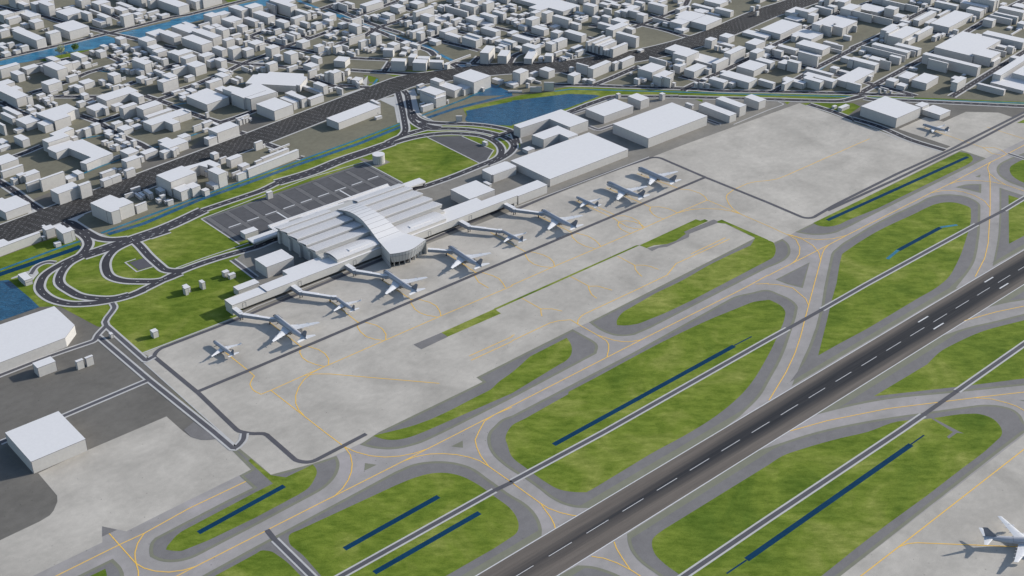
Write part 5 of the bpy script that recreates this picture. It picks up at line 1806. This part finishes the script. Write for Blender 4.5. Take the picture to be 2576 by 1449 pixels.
    # engines
    for s in (-1, 1):
        for ex in ((11.8, 20.8) if big else (6.0,)):
            re = 1.45 if big else 1.15; le = 5.6 if big else 4.4; yw = lerp(ex, [(q[0], q[1]) for q in W]); zw = lerp(ex, [(q[0], q[3]) for q in W])-re-.35; y1 = yw+2.6 if big else yw+2.2
            b = MB(); rings = []
            for t, k in ((0, .86), (.04, .98), (.3, 1.05), (.65, .9), (.66, .68), (1, .36)): rings.append([(s*ex+math.sin(2*math.pi*i/14)*re*k, y1-le*t, zw+math.cos(2*math.pi*i/14)*re*k) for i in range(14)])
            b.tube(rings[::-1], 0, True); e = b.build('engine', [M['engine']], r, True)
            b = MB(); b.tube([[(s*ex+math.sin(-2*math.pi*i/14)*re*.8*k, y1+.03, zw+math.cos(2*math.pi*i/14)*re*.8*k) for i in range(14)] for k in (1, .05)][::-1], 0); b.build('intake', [M['metal']], e)
            b = MB(); b.bar((s*ex, y1-1.5, zw+re*.9), (s*ex, yw-2.5, zw+re+.4), .35, .9, 0); b.build('pylon', [M['engine']], e)
    # tail
    if big: tp = [(.3, -57.5, 8.4, zc+1.4, .7), (11.2, -65.2, 2.9, zc+2.4, .25)]; fn = [(zc+1.5, -51.5, 13.5, 0, .8), (zc+3.4, -55.5, 9.8, 0, .7), (zc+12.3, -64.6, 4.0, 0, .35)]
    else: tp = [(.2, -35.6, 4.9, zc+.8, .4), (6.6, -39.0, 1.9, zc+1.4, .18)]; fn = [(zc+1.2, -32.6, 8.0, 0, .5), (zc+2.2, -34.6, 6.0, 0, .45), (zc+8.0, -39.0, 2.6, 0, .2)]
    for s in (-1, 1):
        b = MB(); airfoil(b, [(s*a, y, c, z, t) for a, y, c, z, t in tp]); b.build('tailplane', [M['wingm']], r)
    b = MB(); airfoil(b, fn, 0, True); b.build('tail_fin', [M['fin']], r)
    # landing gear
    b = MB(); y = -Lf*.11; b.bar((0, y, zc-rad*.8), (0, y, .7), .3, .3, 0)
    for s in (-1, 1): b.tube([[(s*.35+dx, y+math.sin(2*math.pi*i/12)*.55, .56+math.cos(2*math.pi*i/12)*.55) for i in range(12)] for dx in (-.2, .2)], 0)
    b.build('nose_gear', [M['metal']], r)
    for s in (-1, 1):
        b = MB(); y = -33 if big else -20.5; x = 4.2 if big else 3.6; b.bar((s*x, y, zc-1.6), (s*x, y, .8), .5, .5, 0)
        for dy in ((-1, 1) if big else (0,)):
            for dx in (-.6, .6): b.tube([[(s*x+dx+e, y+dy*.8+math.sin(2*math.pi*i/12)*.65, .66+math.cos(2*math.pi*i/12)*.65) for i in range(12)] for e in (-.25, .25)], 0)
        b.build('main_gear', [M['metal']], r)
    return r
def copy_tree(o, parent=None):
    c = o.copy(); COL.objects.link(c); c.parent = parent
    for ch in list(o.children): copy_tree(ch, c)
    return c
ZA = .09
proto = {k: jet(k) for k in ('jumbo_jet', 'small_jet')}; first = {'jumbo_jet': True, 'small_jet': True}
def park(kind, x, y, deg, label):
    o = proto[kind] if first[kind] else copy_tree(proto[kind]); first[kind] = False
    o.location = (x, y, ZA); o.rotation_euler = (0, 0, R(deg-90)); tag(o, label, 'airplane', 'airliners parked on the apron')
todo = [('small_jet', 530.2, 1099.0, 92.0, 'small grey twin-engine jet alone at the open end of the apron, no bridge'),
 ('jumbo_jet', 605.5, 1097.3, 90.0, 'grey four-engine jumbo jet docked nearest the big lawn'),
 ('small_jet', 683.0, 1090.4, 88.7, 'small grey jet docked between the first two jumbos beside the lawn end'),
 ('jumbo_jet', 758.4, 1099.0, 89.4, 'four-engine jumbo jet docked just before the rounded glass lounge'),
 ('jumbo_jet', 854.8, 1096.2, 88.2, 'jumbo jet docked at the short bridge of the rounded lounge'),
 ('small_jet', 935.6, 1090.2, 90.2, 'small grey jet docked between two jumbos past the rounded lounge'),
 ('jumbo_jet', 1007.9, 1095.0, 90.0, 'jumbo jet at the last boarding bridge, hangar side'),
 ('small_jet', 1073.8, 1098.3, 91, 'small bridgeless jet standing between two jumbos in front of the hangars'),
 ('jumbo_jet', 1131.5, 1099.0, 92.8, 'second jumbo jet from the end of the row, parked without a bridge'),
 ('jumbo_jet', 1197.0, 1103.5, 93.3, 'jumbo jet at the far end of the row by the big empty apron'),
 ('small_jet', 1635.4, 936.4, 94.6, 'small jet alone on the distant stand beside the large hangar'),
 ('jumbo_jet', 915.3, 325.2, -46.5, 'jumbo jet cropped by the photo corner, tail towards the runway')]
copies = {}
for t_ in todo: park(*t_)
# ------------------------------------------------------------------ two trees by the canal
M['bark'] = paint('bark', (.12, .09, .06), .9, .15)
def leaf_mat(name, a, c):
    m, nt, b = new_mat(name, .7, .2); oi = N(nt, 'ShaderNodeNewGeometry'); r_ = ramp(nt, oi.outputs['Random Per Island'], [(.1, a), (.9, c)])
    nt.links.new(r_, b.inputs['Base Color']); b.inputs['Transmission Weight'].default_value = 0; return m
def tree(x, y, h, rad, mat, label, seed):
    rnd = random.Random(seed); r = empty('broadleaf_tree', (x, y, 0)); b = MB()
    def limb(p, d, L, r0, depth):
        q = p+d*L; n = 7; u = d.orthogonal().normalized(); w = d.cross(u)
        b.tube([[p+(u*math.cos(2*math.pi*i/n)+w*math.sin(2*math.pi*i/n))*r0 for i in range(n)], [q+(u*math.cos(2*math.pi*i/n)+w*math.sin(2*math.pi*i/n))*r0*.62 for i in range(n)]], 0)
        tips.append(q)
        if depth:
            for k in range(4):
                a = rnd.uniform(0, 6.28); nd = (d*1.1+Vector((math.cos(a), math.sin(a), rnd.uniform(.0, .5)))*.75).normalized(); limb(q, nd, L*.62, r0*.55, depth-1)
    tips = []; limb(Vector((0, 0, -.3)), Vector((.04, .02, 1)).normalized(), h*.3, h*.018, 3); b.build('trunk', [M['bark']], r)
    b = MB()
    cl = [t for t in tips if t.z > h*.34]
    for _ in range(22): cl.append(Vector((rnd.gauss(0, rad*.42), rnd.gauss(0, rad*.42), h*.64+rnd.gauss(0, h*.13))))
    for c in cl:
        for _ in range(45):
            o = Vector((rnd.gauss(0, 1), rnd.gauss(0, 1), rnd.gauss(0, .8)))*rad*.14; p = c+o
            if p.z > h: continue
            n_ = Vector((rnd.uniform(-1, 1), rnd.uniform(-1, 1), rnd.uniform(-.2, 1))).normalized(); u = n_.orthogonal().normalized(); w = n_.cross(u); s = rnd.uniform(.35, .75)
            b.add([p-u*s-w*s*.5, p+u*s-w*s*.5, p+u*s*.4+w*s, p-u*s*.6+w*s*.8], [(0, 1, 2, 3)], 0)
    b.build('crown', [mat], r); return tag(r, label, 'tree', 'trees on the canal bank')
tree(797.5, 2079, 20.5, 8, leaf_mat('leaf_pale', (.2, .26, .12), (.6, .62, .48)), 'taller pale green tree with whitish leaves on the canal bank', 3)
tree(826, 2085.1, 14.5, 7.5, leaf_mat('leaf_green', (.05, .11, .03), (.2, .3, .09)), 'shorter darker green tree standing on the canal bank beside the pale one', 5)
# ------------------------------------------------------------------ light, sky, camera
SUN_AZ, SUN_EL = -19.0, 24.0
sd = Vector((math.cos(R(SUN_AZ))*math.cos(R(SUN_EL)), math.sin(R(SUN_AZ))*math.cos(R(SUN_EL)), math.sin(R(SUN_EL))))
L = bpy.data.lights.new('sun', 'SUN'); L.energy = 4.2; L.angle = R(.5); L.color = (1, .94, .85)
lo = bpy.data.objects.new('sun', L); COL.objects.link(lo); lo.rotation_euler = sd.to_track_quat('Z', 'Y').to_euler(); lo.location = (0, 0, 900)
w = bpy.data.worlds.new('World'); scene.world = w; w.use_nodes = True; nt = w.node_tree
sky = nt.nodes.new('ShaderNodeTexSky'); sky.sky_type = 'NISHITA'; sky.sun_disc = False; sky.sun_elevation = R(SUN_EL); sky.sun_rotation = R(90-SUN_AZ)
bg = nt.nodes['Background']; nt.links.new(sky.outputs['Color'], bg.inputs['Color']); bg.inputs['Strength'].default_value = .13
cam = bpy.data.cameras.new('camera'); cam.sensor_width = 36; cam.lens = FOC/2576*36; cam.clip_start = 1; cam.clip_end = 40000
co = bpy.data.objects.new('camera', cam); COL.objects.link(co); co.location = EYE
co.rotation_euler = Matrix((RT, UP, -FW)).transposed().to_euler(); scene.camera = co
scene.view_settings.view_transform = 'Standard'; scene.view_settings.look = 'None'; scene.view_settings.exposure = EXPO; scene.view_settings.gamma = 1
scene.render.resolution_x, scene.render.resolution_y = 1024, 576
